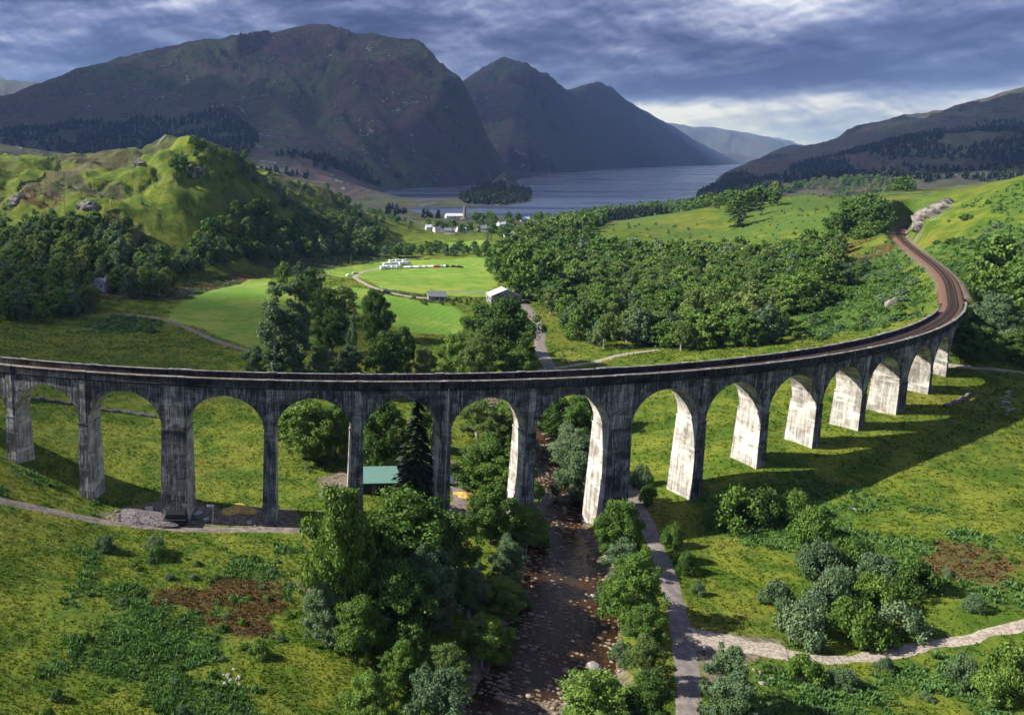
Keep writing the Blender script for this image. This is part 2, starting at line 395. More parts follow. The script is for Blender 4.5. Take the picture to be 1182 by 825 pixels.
class MB:
    """collects simple solids into one mesh"""
    def __init__(s): s.v = []; s.f = []; s.mi = []
    def add(s, V, F, mi=0):
        b = len(s.v); s.v += [tuple(p) for p in V]; s.f += [tuple(b+i for i in f) for f in F]; s.mi += [mi]*len(F)
    def box(s, c, d, rz=0.0, taper=1.0, mi=0, rx=0.0, ry=0.0):
        R_ = Matrix.Rotation(rz, 3, 'Z') @ Matrix.Rotation(ry, 3, 'Y') @ Matrix.Rotation(rx, 3, 'X')
        V = []
        for sz in (-1, 1):
            k = 1 if sz < 0 else taper
            for sx, sy in ((-1,-1),(1,-1),(1,1),(-1,1)):
                V.append(tuple(Vector(c)+R_ @ Vector((sx*d[0]/2*k, sy*d[1]/2*k, sz*d[2]/2))))
        s.add(V, [(3,2,1,0),(4,5,6,7),(0,1,5,4),(1,2,6,5),(2,3,7,6),(3,0,4,7)], mi)
    def tube(s, a, b, r0, r1=None, n=8, mi=0, caps=True):
        a, b = Vector(a), Vector(b); r1 = r0 if r1 is None else r1
        d = (b-a).normalized(); q = d.to_track_quat('Z', 'Y').to_matrix()
        V = []
        for p, r in ((a, r0), (b, r1)):
            for i in range(n): V.append(tuple(p+q @ Vector((r*math.cos(2*PI*i/n), r*math.sin(2*PI*i/n), 0))))
        F = [(i, (i+1) % n, n+(i+1) % n, n+i) for i in range(n)]
        if caps: F += [tuple(range(n-1, -1, -1)), tuple(range(n, 2*n))]
        s.add(V, F, mi)
    def prism(s, prof, y0, y1, mi=0, axis='y'):
        """closed outline of (x, z) pushed along y"""
        n = len(prof); V = [(x, y0, z) for x, z in prof]+[(x, y1, z) for x, z in prof]
        F = [(i, n+i, n+(i+1) % n, (i+1) % n) for i in range(n)]+[tuple(range(n)), tuple(range(2*n-1, n-1, -1))]
        s.add(V, F, mi)
    def ico(s, c, r, sub=1, sc_=(1,1,1), jit=0.0, rnd=random, mi=0):
        bm = bmesh.new(); bmesh.ops.create_icosphere(bm, subdivisions=sub, radius=1.0)
        V = []
        for v in bm.verts:
            k = 1+rnd.uniform(-jit, jit); V.append((c[0]+v.co.x*r*sc_[0]*k, c[1]+v.co.y*r*sc_[1]*k, c[2]+v.co.z*r*sc_[2]*k))
        bm.verts.index_update(); F = [tuple(v.index for v in f.verts) for f in bm.faces]; bm.free(); s.add(V, F, mi)
    def mesh(s, name, mats):
        me = bpy.data.meshes.new(name); me.from_pydata(s.v, [], s.f)
        for m in (mats if isinstance(mats, (list, tuple)) else [mats]): me.materials.append(m)
        if any(s.mi): me.polygons.foreach_set('material_index', s.mi)
        me.update(); return me
    def build(s, name, mats, parent=None, smooth=False, bevel=0.0):
        me = s.mesh(name, mats)
        bm = bmesh.new(); bm.from_mesh(me); bmesh.ops.recalc_face_normals(bm, faces=bm.faces)
        if bevel: bmesh.ops.bevel(bm, geom=list(bm.edges), offset=bevel, segments=1, affect='EDGES')
        bm.to_mesh(me); bm.free()
        if smooth: me.polygons.foreach_set('use_smooth', [True]*len(me.polygons))
        o = bpy.data.objects.new(name, me); COL.objects.link(o)
        if parent: o.parent = parent
        return o
KIDS = {}
def kids(o):
    return [c for c in bpy.data.objects if c.parent == o]
def record(root):
    def rec(o): return (o, [rec(c) for c in o.children])
    return rec(root)
def dup(recd, parent=None):
    o, ch = recd; c = o.copy(); COL.objects.link(c); c.parent = parent
    for k in ch: dup(k, c)
    return c
# ---------------------------------------------------------------- materials
MATS = {}
def new_mat(name):
    m = bpy.data.materials.new(name); m.use_nodes = True; t = NT(m.node_tree); t.n.clear()
    return m, t
def finish(t, shader, disp=None):
    o = t.node('ShaderNodeOutputMaterial'); t.l.new(shader, o.inputs[0])
def bsdf(t, col, rough=0.9, spec=0.2, metal=0.0, bump=None, bstr=0.3, bdist=0.1):
    b = t.node('ShaderNodeBsdfPrincipled'); t.put(b.inputs['Base Color'], col if not isinstance(col, tuple) else (*col[:3], 1))
    t.put(b.inputs['Roughness'], rough); b.inputs['Specular IOR Level'].default_value = spec; b.inputs['Metallic'].default_value = metal
    if bump is not None:
        bn = t.node('ShaderNodeBump'); bn.inputs['Strength'].default_value = bstr; bn.inputs['Distance'].default_value = bdist
        t.put(bn.inputs['Height'], bump); t.l.new(bn.outputs[0], b.inputs['Normal'])
    return b.outputs[0]
def simple(name, c, rough=0.7, spec=0.3, metal=0.0, var=0.25, scale=3.0, c2=None):
    if name in MATS: return MATS[name]
    m, t = new_mat(name); co = t.node('ShaderNodeTexCoord').outputs['Object']
    n = t.noise(co, scale, 4)
    c2 = c2 or tuple(v*(1-var) for v in c)
    col = t.mix(t.step(n, 0.35, 0.65), c, c2)
    finish(t, bsdf(t, col, rough, spec, metal, n, 0.25, 0.03)); MATS[name] = m; return m
def ground_colour(t):
    """colour from the land-cover zones; the same for the ground sheet and the tufts that grow on it"""
    g = t.node('ShaderNodeNewGeometry').outputs['Position']
    A = t.node('ShaderNodeAttribute'); A.attribute_name = 'zone_a'; B = t.node('ShaderNodeAttribute'); B.attribute_name = 'zone_b'
    sa = t.node('ShaderNodeSeparateColor', i_0=A.outputs['Color']); sb = t.node('ShaderNodeSeparateColor', i_0=B.outputs['Color'])
    mown, bracken, heath = sa.outputs; earth, rock, rust = sb.outputs
    n_big = t.noise(g, 0.02, 5, 0.6); n_mid = t.noise(g, 0.11, 5, 0.65, 0.6); n_sm = t.noise(g, 0.9, 4, 0.7, 0.4); n_fine = t.noise(g, 3.5, 3, 0.7)
    c = t.mix(t.step(n_mid, 0.38, 0.64), (0.046, 0.086, 0.008), (0.128, 0.150, 0.018))
    c = t.mix(t.math('MULTIPLY', t.step(n_big, 0.50, 0.66), 0.55), c, (0.150, 0.135, 0.026))
    c = t.mix(t.math('MULTIPLY', t.step(n_sm, 0.50, 0.74), 0.5), c, (0.060, 0.092, 0.014))
    c = t.mix(t.math('MULTIPLY', t.step(n_sm, 0.42, 0.25), 0.45), c, (0.185, 0.185, 0.040))
    n_st = t.noise(t.mapping(g, (0.16, 0.42, 0.3), (7, 3, 1)), 1.0, 5, 0.7, 1.2)
    c = t.mix(t.math('MULTIPLY', t.step(n_st, 0.52, 0.68), 0.75), c, (0.032, 0.066, 0.006))
    c = t.mix(t.math('MULTIPLY', t.step(n_st, 0.42, 0.30), 0.5), c, (0.175, 0.185, 0.026))
    # mown field: bright, faint parallel swathes
    wv = t.node('ShaderNodeTexWave', i_Scale=0.085, i_Distortion=0.6, i_Detail=1.0); t.l.new(t.mapping(g, rot=(0,0,0.55)), wv.inputs['Vector'])
    mc = t.mix(t.math('MULTIPLY', wv.outputs['Fac'], 0.30), (0.095, 0.190, 0.022), (0.165, 0.255, 0.038))
    mc = t.mix(t.math('MULTIPLY', t.step(t.math('ADD', t.math('MULTIPLY', n_mid, 0.5), t.math('MULTIPLY', n_big, 0.5)), 0.44, 0.60), 0.75), mc, (0.240, 0.270, 0.050))
    c = t.mix(mown, c, mc)
    bc = t.mix(t.step(n_sm, 0.35, 0.65), (0.035, 0.070, 0.010), (0.080, 0.135, 0.024))
    c = t.mix(bracken, c, bc)
    rc = t.mix(t.step(n_sm, 0.40, 0.62), (0.090, 0.046, 0.020), (0.060, 0.070, 0.018))
    c = t.mix(rust, c, rc)
    h1 = t.noise(g, 0.0034, 9, 0.66, 0.6); h2 = t.noise(g, 0.016, 8, 0.70, 1.0)
    hc = t.mix(t.step(h1, 0.42, 0.58), (0.054, 0.068, 0.034), (0.076, 0.050, 0.052))
    hc = t.mix(t.math('MULTIPLY', t.step(h2, 0.46, 0.60), 0.85), hc, (0.020, 0.024, 0.018))
    hr = t.mix(n_mid, (0.24, 0.235, 0.23), (0.12, 0.12, 0.12))
    c = t.mix(heath, c, hc)
    rn = t.math('MULTIPLY', rock, t.step(t.math('ADD', h2, t.math('MULTIPLY', n_mid, 0.4)), 0.80, 0.87))
    c = t.mix(rn, c, hr)
    ec = t.mix(t.step(n_sm, 0.35, 0.65), (0.20, 0.165, 0.125), (0.085, 0.068, 0.050))
    c = t.mix(earth, c, ec)
    n_hm = t.noise(g, 0.35, 3, 0.6, 0.5)
    hgt = t.math('ADD', t.math('MULTIPLY', n_hm, 0.9), t.math('ADD', t.math('MULTIPLY', n_sm, 0.6), t.math('MULTIPLY', n_fine, 0.25)))
    return c, hgt, heath, h2
def m_ground():
    m, t = new_mat('grassland'); c, hgt, heath, h2 = ground_colour(t)
    hh = t.math('ADD', t.math('MULTIPLY', t.math('SUBTRACT', 1.0, heath), hgt), t.math('MULTIPLY', heath, t.math('MULTIPLY', h2, 26.0)))
    finish(t, bsdf(t, c, 0.95, 0.1, 0, hh, 0.75, 0.8)); return m
def m_tuft():
    m, t = new_mat('grass_tufts'); c, hgt, heath, h2 = ground_colour(t)
    a = t.node('ShaderNodeAttribute'); a.attribute_name = 'tint'
    c = t.mix(a.outputs['Fac'], t.mix(1.0, c, (0.80, 0.86, 0.7), 'MULTIPLY'), t.mix(1.0, c, (1.25, 1.22, 1.1), 'MULTIPLY'))
    d = t.node('ShaderNodeBsdfDiffuse', i_Color=c); tr = t.node('ShaderNodeBsdfTranslucent', i_Color=c)
    x = t.node('ShaderNodeMixShader', i_0=0.45); t.l.new(d.outputs[0], x.inputs[1]); t.l.new(tr.outputs[0], x.inputs[2]); finish(t, x.outputs[0]); return m
def m_leaf(name, c1, c2, c3, trans=0.25):
    """foliage: colour varies per plant and per clump of leaves"""
    m, t = new_mat(name); oi = t.node('ShaderNodeObjectInfo'); a = t.node('ShaderNodeAttribute'); a.attribute_name = 'tint'
    co = t.node('ShaderNodeNewGeometry').outputs['Position']
    n = t.noise(co, 0.55, 3)
    f = t.math('ADD', t.math('MULTIPLY', oi.outputs['Random'], 0.55), t.math('ADD', t.math('MULTIPLY', a.outputs['Fac'], 0.50), t.math('MULTIPLY', t.math('SUBTRACT', n, 0.5), 0.35)))
    c = t.mix(t.step(f, 0.05, 0.5), c1, c2); c = t.mix(t.step(f, 0.5, 1.0), c, c3)
    d = t.node('ShaderNodeBsdfPrincipled'); t.put(d.inputs['Base Color'], c); d.inputs['Roughness'].default_value = 0.62; d.inputs['Specular IOR Level'].default_value = 0.18
    tr = t.node('ShaderNodeBsdfTranslucent', i_Color=t.mix(1.0, c, (1.15, 1.2, 0.6), 'MULTIPLY'))
    x = t.node('ShaderNodeMixShader', i_0=trans); t.l.new(d.outputs[0], x.inputs[1]); t.l.new(tr.outputs[0], x.inputs[2]); finish(t, x.outputs[0])
    MATS[name] = m; return m
def m_concrete(name, dark, mid, pale, streak, boards=True):
    m, t = new_mat(name); g = t.node('ShaderNodeNewGeometry').outputs['Position']
    st = t.noise(t.mapping(g, (1.5, 1.5, 0.10)), 1.0, 5, 0.62, 0.2)     # streaks that run down
    st2 = t.noise(t.mapping(g, (4.0, 4.0, 0.22)), 1.0, 4, 0.65)
    bl = t.noise(g, 0.30, 5, 0.62, 0.4); gr = t.noise(g, 2.5, 4, 0.7)
    f = t.math('ADD', t.math('MULTIPLY', st, 0.55), t.math('MULTIPLY', bl, 0.45))
    c = t.mix(t.step(f, 0.38, 0.62), dark, mid)
    pt = t.noise(t.mapping(g, (0.16, 0.16, 0.45)), 1.0, 3, 0.6, 0.8)
    c = t.mix(t.math('MULTIPLY', t.step(pt, 0.52, 0.60), 0.45), c, tuple(v*1.75 for v in mid))
    w2 = t.node('ShaderNodeTexWave', i_Scale=0.26, i_Distortion=0.15); w2.bands_direction = 'Z'; t.l.new(g, w2.inputs['Vector'])
    c = t.mix(t.math('MULTIPLY', t.step(t.math('ADD', t.math('MULTIPLY', st2, 0.65), t.math('MULTIPLY', bl, 0.35)), 0.525, 0.585), streak), c, pale)
    c = t.mix(t.math('MULTIPLY', t.step(gr, 0.5, 0.75), 0.35), c, dark)
    w_ = t.node('ShaderNodeTexWave', i_Scale=1.6, i_Distortion=0.4, i_Detail=2.0); w_.bands_direction = 'Z'; t.l.new(g, w_.inputs['Vector'])
    board = t.step(w_.outputs['Fac'], 0.12, 0.0)
    c = t.mix(t.math('MULTIPLY', board, 0.30), c, dark)
    c = t.mix(t.math('MULTIPLY', t.step(w2.outputs['Fac'], 0.035, 0.0), 0.6), c, dark)
    finish(t, bsdf(t, c, 0.92, 0.15, 0, t.math('ADD', gr, t.math('MULTIPLY', board, -1.0)), 0.5, 0.04)); return m
M_GROUND = m_ground(); M_TUFT = m_tuft()
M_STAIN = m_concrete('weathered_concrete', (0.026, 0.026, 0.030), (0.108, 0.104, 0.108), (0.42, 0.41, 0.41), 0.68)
M_DARKC = m_concrete('dark_concrete', (0.012, 0.012, 0.014), (0.040, 0.038, 0.042), (0.20, 0.195, 0.20), 0.4)  # darker concrete for the cornice, parapets and parapet blocks
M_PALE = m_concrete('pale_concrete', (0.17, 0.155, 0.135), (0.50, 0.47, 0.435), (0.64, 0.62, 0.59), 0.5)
M_PATCH = m_concrete('grey_concrete', (0.060, 0.058, 0.057), (0.24, 0.235, 0.225), (0.55, 0.54, 0.53), 0.7)
M_COPE = simple('coping_concrete', (0.24, 0.23, 0.21), 0.9, 0.1, 0, 0.6, 0.8)
M_BALLAST = simple('ballast', (0.160, 0.092, 0.066), 0.95, 0.1, 0, 0.5, 2.5)
M_RAIL = simple('rusty_rail', (0.20, 0.13, 0.10), 0.45, 0.5, 0.6, 0.3, 2)
M_SLEEPER = simple('sleeper', (0.045, 0.032, 0.026), 0.9, 0.1, 0, 0.3, 3)
M_BARK = simple('bark', (0.11, 0.09, 0.07), 0.95, 0.1, 0, 0.5, 4)
M_BIRCHBARK = simple('birch_bark', (0.36, 0.34, 0.31), 0.9, 0.1, 0, 0.5, 4)
M_DEADWOOD = simple('dead_wood', (0.34, 0.30, 0.25), 0.9, 0.1, 0, 0.3, 4)
M_OAK = m_leaf('oak_leaves', (0.026, 0.058, 0.012), (0.070, 0.136, 0.022), (0.155, 0.230, 0.040))
M_BIRCH = m_leaf('birch_leaves', (0.058, 0.096, 0.024), (0.118, 0.172, 0.042), (0.200, 0.250, 0.072))
M_WILLOW = m_leaf('willow_leaves', (0.048, 0.086, 0.040), (0.090, 0.150, 0.068), (0.165, 0.230, 0.115))
M_LIME = m_leaf('bright_leaves', (0.048, 0.098, 0.014), (0.092, 0.170, 0.026), (0.160, 0.250, 0.048))
M_SPRUCE = m_leaf('spruce_needles', (0.007, 0.014, 0.007), (0.015, 0.028, 0.013), (0.032, 0.048, 0.020), 0.1)
M_FERN = m_leaf('bracken_fronds', (0.040, 0.092, 0.020), (0.080, 0.165, 0.042), (0.150, 0.255, 0.085))
M_RUSTF = m_leaf('brown_bracken', (0.036, 0.030, 0.010), (0.085, 0.045, 0.018), (0.140, 0.085, 0.036))
M_FARF = m_leaf('hillside_wood', (0.012, 0.022, 0.009), (0.026, 0.042, 0.016), (0.050, 0.070, 0.026), 0.1)
M_STONE = simple('river_stone', (0.23, 0.17, 0.125), 0.8, 0.3, 0, 0.6, 1.2)
M_PALESTONE = simple('pale_stone', (0.27, 0.25, 0.22), 0.85, 0.2, 0, 0.4, 1.5)
M_GRAVEL = simple('gravel', (0.34, 0.29, 0.24), 0.95, 0.1, 0, 0.45, 2.0)
M_ROAD = simple('road_surface', (0.185, 0.16, 0.15), 0.9, 0.2, 0, 0.35, 0.7)
M_TRACK = simple('stony_track', (0.20, 0.165, 0.145), 0.95, 0.1, 0, 0.45, 0.9)
M_WHITE = simple('white_paint', (0.52, 0.52, 0.51), 0.5, 0.4, 0, 0.08, 1)
M_SLATE = simple('slate', (0.15, 0.155, 0.17), 0.7, 0.3, 0, 0.3, 2)
M_TIN = simple('tin_roof', (0.52, 0.56, 0.62), 0.5, 0.4, 0.2, 0.12, 1)
M_GREENROOF = simple('green_roof', (0.12, 0.23, 0.20), 0.6, 0.3, 0, 0.12, 2)
M_BLACK = simple('black_paint', (0.012, 0.012, 0.015), 0.5, 0.4, 0, 0.2, 2)
M_GREY = simple('grey_metal', (0.30, 0.31, 0.33), 0.5, 0.4, 0.4, 0.2, 2)
M_WOOD = simple('timber', (0.20, 0.15, 0.10), 0.9, 0.1, 0, 0.3, 4)
M_GLASS = simple('dark_glass', (0.02, 0.025, 0.03), 0.1, 0.6, 0, 0.1, 1)
M_RUBBER = simple('rubber', (0.015, 0.015, 0.015), 0.8, 0.2, 0, 0.1, 1)
M_ROCK = simple('crag_rock', (0.22, 0.20, 0.185), 0.9, 0.15, 0, 0.7, 0.35)
# ================================================================= the land
def zones(x, y):
    """land cover at a place: (mown, bracken, heath), (earth, rock, rust)"""
    n1 = fbm(x, y, 22, 4, 101); n2 = fbm(x, y, 7, 3, 102); n3 = fbm(x, y, 12, 4, 103)
    dist = np.hypot(x, y)
    def area(px, soft=3.0, wob=3.0):
        sd_ = poly_sd(x, y, px)
        return sstep(sd_+(n1*0.6+n2*0.4)*wob*2.4, -soft, soft)
    near = (dist < 900)
    z0 = np.zeros(x.shape)
    mown = z0.copy(); br = z0.copy(); earth = z0.copy(); rust = z0.copy(); rock = z0.copy()
    for P in Z_MOWN: mown = np.maximum(mown, area(P, 1.6, 1.0))
    for P in Z_BRACKEN: br = np.maximum(br, area(P, 5, 9)*sstep(n3, -0.42, 0.05))
    for P in Z_RUST: rust = np.maximum(rust, area(P, 4, 7)*sstep(n2+n3*0.6, -0.25, 0.20))
    for P in Z_EARTH: earth = np.maximum(earth, area(P, 1.0, 2.0))
    for P in Z_ROCK: rock = np.maximum(rock, area(P, 3, 6))
    d, t = seg_dist(x, y, RIVER); hw = river_w(t)
    earth = np.maximum(earth, sstep(d, hw+3.4+n1*4, hw+1.2+n1*4)*(t < 12))
    d, t = seg_dist(x, y, RAILX)
    earth = np.maximum(earth, sstep(d, 4.6, 3.6)*(x > 195))
    heath = np.maximum(sstep(dist+n1*140, 860, 1100), 0.6*(x < 130)*(dist > 400)*sstep(fbm(x, y, 38, 5, 19), 0.02, 0.20))
    # brown patches on the near knoll
    kn = sstep(dist, 420, 500)*(x < 95)*sstep(fbm(x, y, 55, 4, 7), 0.05, 0.30)
    rust = np.maximum(rust, kn*0.45*(dist < 1000)); br = np.maximum(br, kn*0.8*(dist < 1000))
    kr = (x > 215)*sstep(fbm(x, y, 30, 4, 17), 0.0, 0.25)*sstep(dist, 270, 330)*(dist < 1000)
    br = np.maximum(br, kr*0.8)
    rock = np.maximum(rock, heath*1.3)
    keepg = 1-np.maximum(mown, 0)
    return np.stack([mown, br*keepg, heath*(1-mown)], -1), np.stack([earth, rock, rust*keepg], -1)
Z_MOWN = [hits(p) for p in (
    [(188,371),(206,352),(288,323),(312,322),(338,340),(362,362),(362,402),(300,404),(262,392),(225,376)],
    [(372,312),(450,300),(560,296),(572,328),(566,343),(500,341),(440,333),(410,320)],
    [(385,330),(420,333),(480,346),(525,354),(546,372),(528,388),(470,384),(430,366),(385,352)],
    [(480,283),(560,277),(566,284),(500,288)])]
Z_BRACKEN = [hits(p) for p in (
    [(150,640),(335,640),(345,735),(300,745),(250,825),(120,825),(80,735)],
    [(905,588),(1000,590),(1182,620),(1240,640),(1240,710),(1182,700),(1060,665),(920,650)],
    [(820,560),(930,552),(960,600),(900,640),(840,610)],
    [(880,768),(1182,768),(1182,825),(900,825)],
    [(890,340),(985,300),(1060,320),(1078,350),(1000,385),(900,395)],
    [(1060,300),(1182,240),(1182,400),(1140,400),(1125,340),(1095,318)],
    [(850,560),(930,555),(950,600),(880,600)],
    [(0,540),(90,570),(100,580),(0,565)],
    [(95,372),(145,360),(200,372),(190,384),(110,382)],
    [(700,262),(860,262),(900,240),(960,226),(1010,236),(960,262),(860,285)])]
Z_RUST = [hits(p) for p in (
    [(205,668),(325,672),(345,722),(300,735),(235,712),(165,706)],
    [(955,275),(1020,280),(1035,300),(1000,305),(960,300)],
    [(1075,648),(1130,650),(1110,660),(1080,658)],
    [(225,322),(300,316),(290,325),(200,336)],
    [(20,215),(60,212),(70,232),(20,236)], [(92,180),(140,176),(150,190),(100,190)],
    [(450,350),(520,375),(510,392),(460,388)])]
Z_EARTH = [hits(p) for p in (
    [(118,592),(180,578),(340,590),(342,606),(200,604),(125,602)],
    [(372,552),(405,540),(412,556),(380,572)], [(525,560),(548,560),(545,600),(525,600)],
    [(800,720),(905,738),(900,756),(862,762),(850,790),(815,800),(800,770)])]
Z_ROCK = [hits(p) for p in ([(1058,268),(1070,240),(1094,228),(1092,250),(1078,272)], [(1150,462),(1172,440),(1178,470),(1160,482)])]
def build_terrain():
    dense = 0.0026
    a = list(np.arange(-0.50, 0.95, dense))+list(np.arange(0.95, 2*PI-0.50, 0.05)); a = np.array(a)
    r = np.concatenate([np.geomspace(1.5, 60, 28)[:-1], np.geomspace(60, 1200, 540)[:-1], np.geomspace(1200, 13000, 300)[:-1], np.geomspace(13000, 34000, 40)])
    A, R_ = np.meshgrid(a, r); X = R_*np.sin(A); Y = R_*np.cos(A)
    Z = terrain(X, Y)
    na, nr = len(a), len(r)
    za, zb = zones(X.ravel(), Y.ravel())
    i = np.arange(nr-1)[:, None]*na; j = np.arange(na)[None]; jn = (j+1) % na
    F = np.stack([i+j, i+jn, i+na+jn, i+na+j], -1).reshape(-1, 4)[:, ::-1]
    V = np.stack([X, Y, Z], -1).reshape(-1, 3)
    o = mesh_np('ground', V, F, M_GROUND, smooth=True, attrs={'zone_a': za, 'zone_b': zb})
    tag(o, kind='structure'); return o
ground = build_terrain()

# ---- loch and river water
def m_loch():
    m, t = new_mat('loch_water'); g = t.node('ShaderNodeNewGeometry').outputs['Position']
    n = t.noise(t.mapping(g, (0.0016, 0.0065, 1)), 1.0, 5, 0.6, 0.3); r = t.noise(t.mapping(g, (0.25, 0.5, 1)), 1.0, 3, 0.6)
    ro = t.mix(t.step(n, 0.40, 0.62), (0.16, 0.16, 0.16), (0.40, 0.40, 0.40))
    finish(t, bsdf(t, (0.030, 0.045, 0.085), ro, 0.5, 0, r, 0.16, 0.4)); return m
def m_river():
    m, t = new_mat('river_water'); g = t.node('ShaderNodeNewGeometry').outputs['Position']
    r = t.noise(t.mapping(g, (1.6, 1.0, 1)), 1.4, 5, 0.65, 0.5); big = t.noise(g, 0.11, 4, 0.6, 0.5)
    foam = t.math('MULTIPLY', t.step(r, 0.56, 0.66), t.step(big, 0.55, 0.64))
    deep = t.mix(t.step(big, 0.4, 0.6), (0.022, 0.014, 0.010), (0.062, 0.034, 0.012))
    sh = t.node('ShaderNodeBsdfPrincipled'); t.put(sh.inputs['Base Color'], t.mix(foam, deep, (0.55, 0.56, 0.58)))
    t.put(sh.inputs['Roughness'], t.math('ADD', 0.16, t.math('MULTIPLY', foam, 0.5))); sh.inputs['Specular IOR Level'].default_value = 0.5
    bn = t.node('ShaderNodeBump'); bn.inputs['Strength'].default_value = 0.7; bn.inputs['Distance'].default_value = 0.12; t.put(bn.inputs['Height'], r); t.l.new(bn.outputs[0], sh.inputs['Normal'])
    tr = t.node('ShaderNodeBsdfTransparent', i_Color=(0.62, 0.42, 0.24, 1))
    x = t.node('ShaderNodeMixShader', i_0=t.math('MAXIMUM', t.math('SUBTRACT', 0.62, t.math('MULTIPLY', t.step(big, 0.45, 0.6), 0.25)), foam))
    t.l.new(tr.outputs[0], x.inputs[1]); t.l.new(sh.outputs[0], x.inputs[2]); finish(t, x.outputs[0]); return m
V = [(-3000, 850, LAKE_Z), (5000, 850, LAKE_Z), (24000, 24000, LAKE_Z), (-6000, 24000, LAKE_Z)]
tag(mesh_np('loch_water', V, [(0, 1, 2, 3)], m_loch()), kind='structure')
def polyline_sample(P, step):
    P = [tuple(p) for p in P]; out = [P[0]]; acc = 0
    for a, b in zip(P[:-1], P[1:]):
        L = math.dist(a[:2], b[:2]); n = max(1, int(L/step))
        for k in range(1, n+1): out.append(tuple(a[i]+(b[i]-a[i])*k/n for i in range(len(a))))
    return out
def chaikin(P, n=2):
    for _ in range(n):
        Q = [P[0]]
        for a, b in zip(P[:-1], P[1:]):
            Q += [tuple(a[i]*0.75+b[i]*0.25 for i in range(len(a))), tuple(a[i]*0.25+b[i]*0.75 for i in range(len(a)))]
        P = Q+[P[-1]]
    return P
def strip_frames(P):
    out = []
    for i, p in enumerate(P):
        a = P[max(i-1, 0)]; b = P[min(i+1, len(P)-1)]; dx, dy = b[0]-a[0], b[1]-a[1]; L = math.hypot(dx, dy) or 1
        out.append((p, (dx/L, dy/L), (dy/L, -dx/L)))
    return out
def river_surface():
    P = [(*p, float(i)) for i, p in enumerate(RIVER)]
    P = polyline_sample(P, 4.0); V = []; F = []; K = 9
    for (p, t, n) in strip_frames(P):
        w_ = float(river_w(np.array([p[2]]))[0])+4.5; s_ = float(sstep(np.array([p[2]]), 10, 22)[0])
        for k in range(K):
            o = (k/(K-1)*2-1)*w_; V.append((p[0]+n[0]*o, p[1]+n[1]*o, RIVER_Z-4.4*s_))
    for i in range(len(P)-1):
        for k in range(K-1): F.append((i*K+k, i*K+k+1, (i+1)*K+k+1, (i+1)*K+k))
    tag(mesh_np('river_water', V, F, m_river(), smooth=True), kind='structure')
river_surface()
# ---- roads and tracks draped on the ground
def drape(name, px, width, mat, lift=0.07, wob=0.0, world=None):
    P = world or [hit(*a)[:2] for a in px]
    P = polyline_sample(chaikin(P, 2), 0.9); V = []; F = []; K = 5
    fr = strip_frames(P); rng = np.random.RandomState(len(P))
    X = []; Y = []; ed = []
    for i, (p, t, n) in enumerate(fr):
        w_ = width if not callable(width) else width(i/len(fr))
        for k in range(K):
            q = (k/(K-1)*2-1); j_ = (vnoise(np.array([i*0.35]), np.array([k*3.3]), 5)[0]-0.5)*wob if k in (0, K-1) else 0
            X.append(p[0]+n[0]*(q*w_/2+j_)); Y.append(p[1]+n[1]*(q*w_/2+j_)); ed.append(abs(q) > 0.99)
    X = np.array(X); Y = np.array(Y); Z = terrain(X, Y)
    Z = Z.reshape(-1, K); Z[:, 1:-1] = np.maximum(Z[:, 1:-1], Z.mean(1, keepdims=True)); Z = Z.ravel()
    Z = Z+np.where(ed, -0.02, lift)
    for i in range(len(P)-1):
        for k in range(K-1): F.append((i*K+k, (i+1)*K+k, (i+1)*K+k+1, i*K+k+1))
    o = mesh_np(name, np.stack([X, Y, Z], 1), F, mat, smooth=True); tag(o, kind='structure'); return P
ROADS = []
ROADS.append((drape('road', [(797,840),(795,800),(792,755),(778,690),(762,640),(744,600),(731,576),(724,552),(712,528)], lambda u: 3.3, M_ROAD, 0.10, 0.5), 2.2))
ROADS.append((drape('track', [(-40,570),(0,577),(70,592),(150,605),(230,610),(340,612),(380,606),(400,580)], 2.6, M_TRACK, 0.10, 0.6), 2.0))
ROADS.append((drape('side_track', [(800,735),(840,741),(880,749),(908,754)], lambda u: 5.2-1.6*u, M_GRAVEL, 0.13, 1.4), 3))
ROADS.append((drape('grassy_track', [(900,752),(950,762),(1010,758),(1080,744),(1135,732),(1200,716)], 2.1, M_GRAVEL, 0.07, 1.2), 1.4))
ROADS.append((drape('farm_road', [(640,432),(622,402),(624,385),(618,368),(606,352),(596,344),(572,338),(520,336)], 4.4, M_ROAD, 0.12, 0.5), 3))
ROADS.append((drape('field_track', [(120,362),(160,364),(195,369),(222,381),(255,396),(300,408)], 3.4, M_TRACK, 0.12, 0.6), 2.4))
ROADS.append((drape('car_park_track', [(500,345),(470,342),(447,337),(425,330),(408,321),(412,314),(445,309)], 3.2, M_GRAVEL, 0.15, 0.8), 2.4))
ROADS.append((drape('hill_path', [(615,428),(650,424),(690,417),(722,408),(760,404)], 2.6, M_GRAVEL, 0.12, 1.2), 1.8))
ROADS.append((drape('riverside_track', [(375,572),(395,556),(440,560),(500,585),(528,590),(531,566),(526,548),(520,532)], 3.0, M_TRACK, 0.10, 0.8), 2))
ROADS.append((drape('worn_path', [(655,470),(640,462),(655,480)], 1.8, M_GRAVEL, 0.08, 0.5), 1.2))
ROADS.append((drape('meadow_path', [(1050,432),(1085,420),(1120,425),(1182,430)], 1.8, M_GRAVEL, 0.08, 0.8), 1.2))

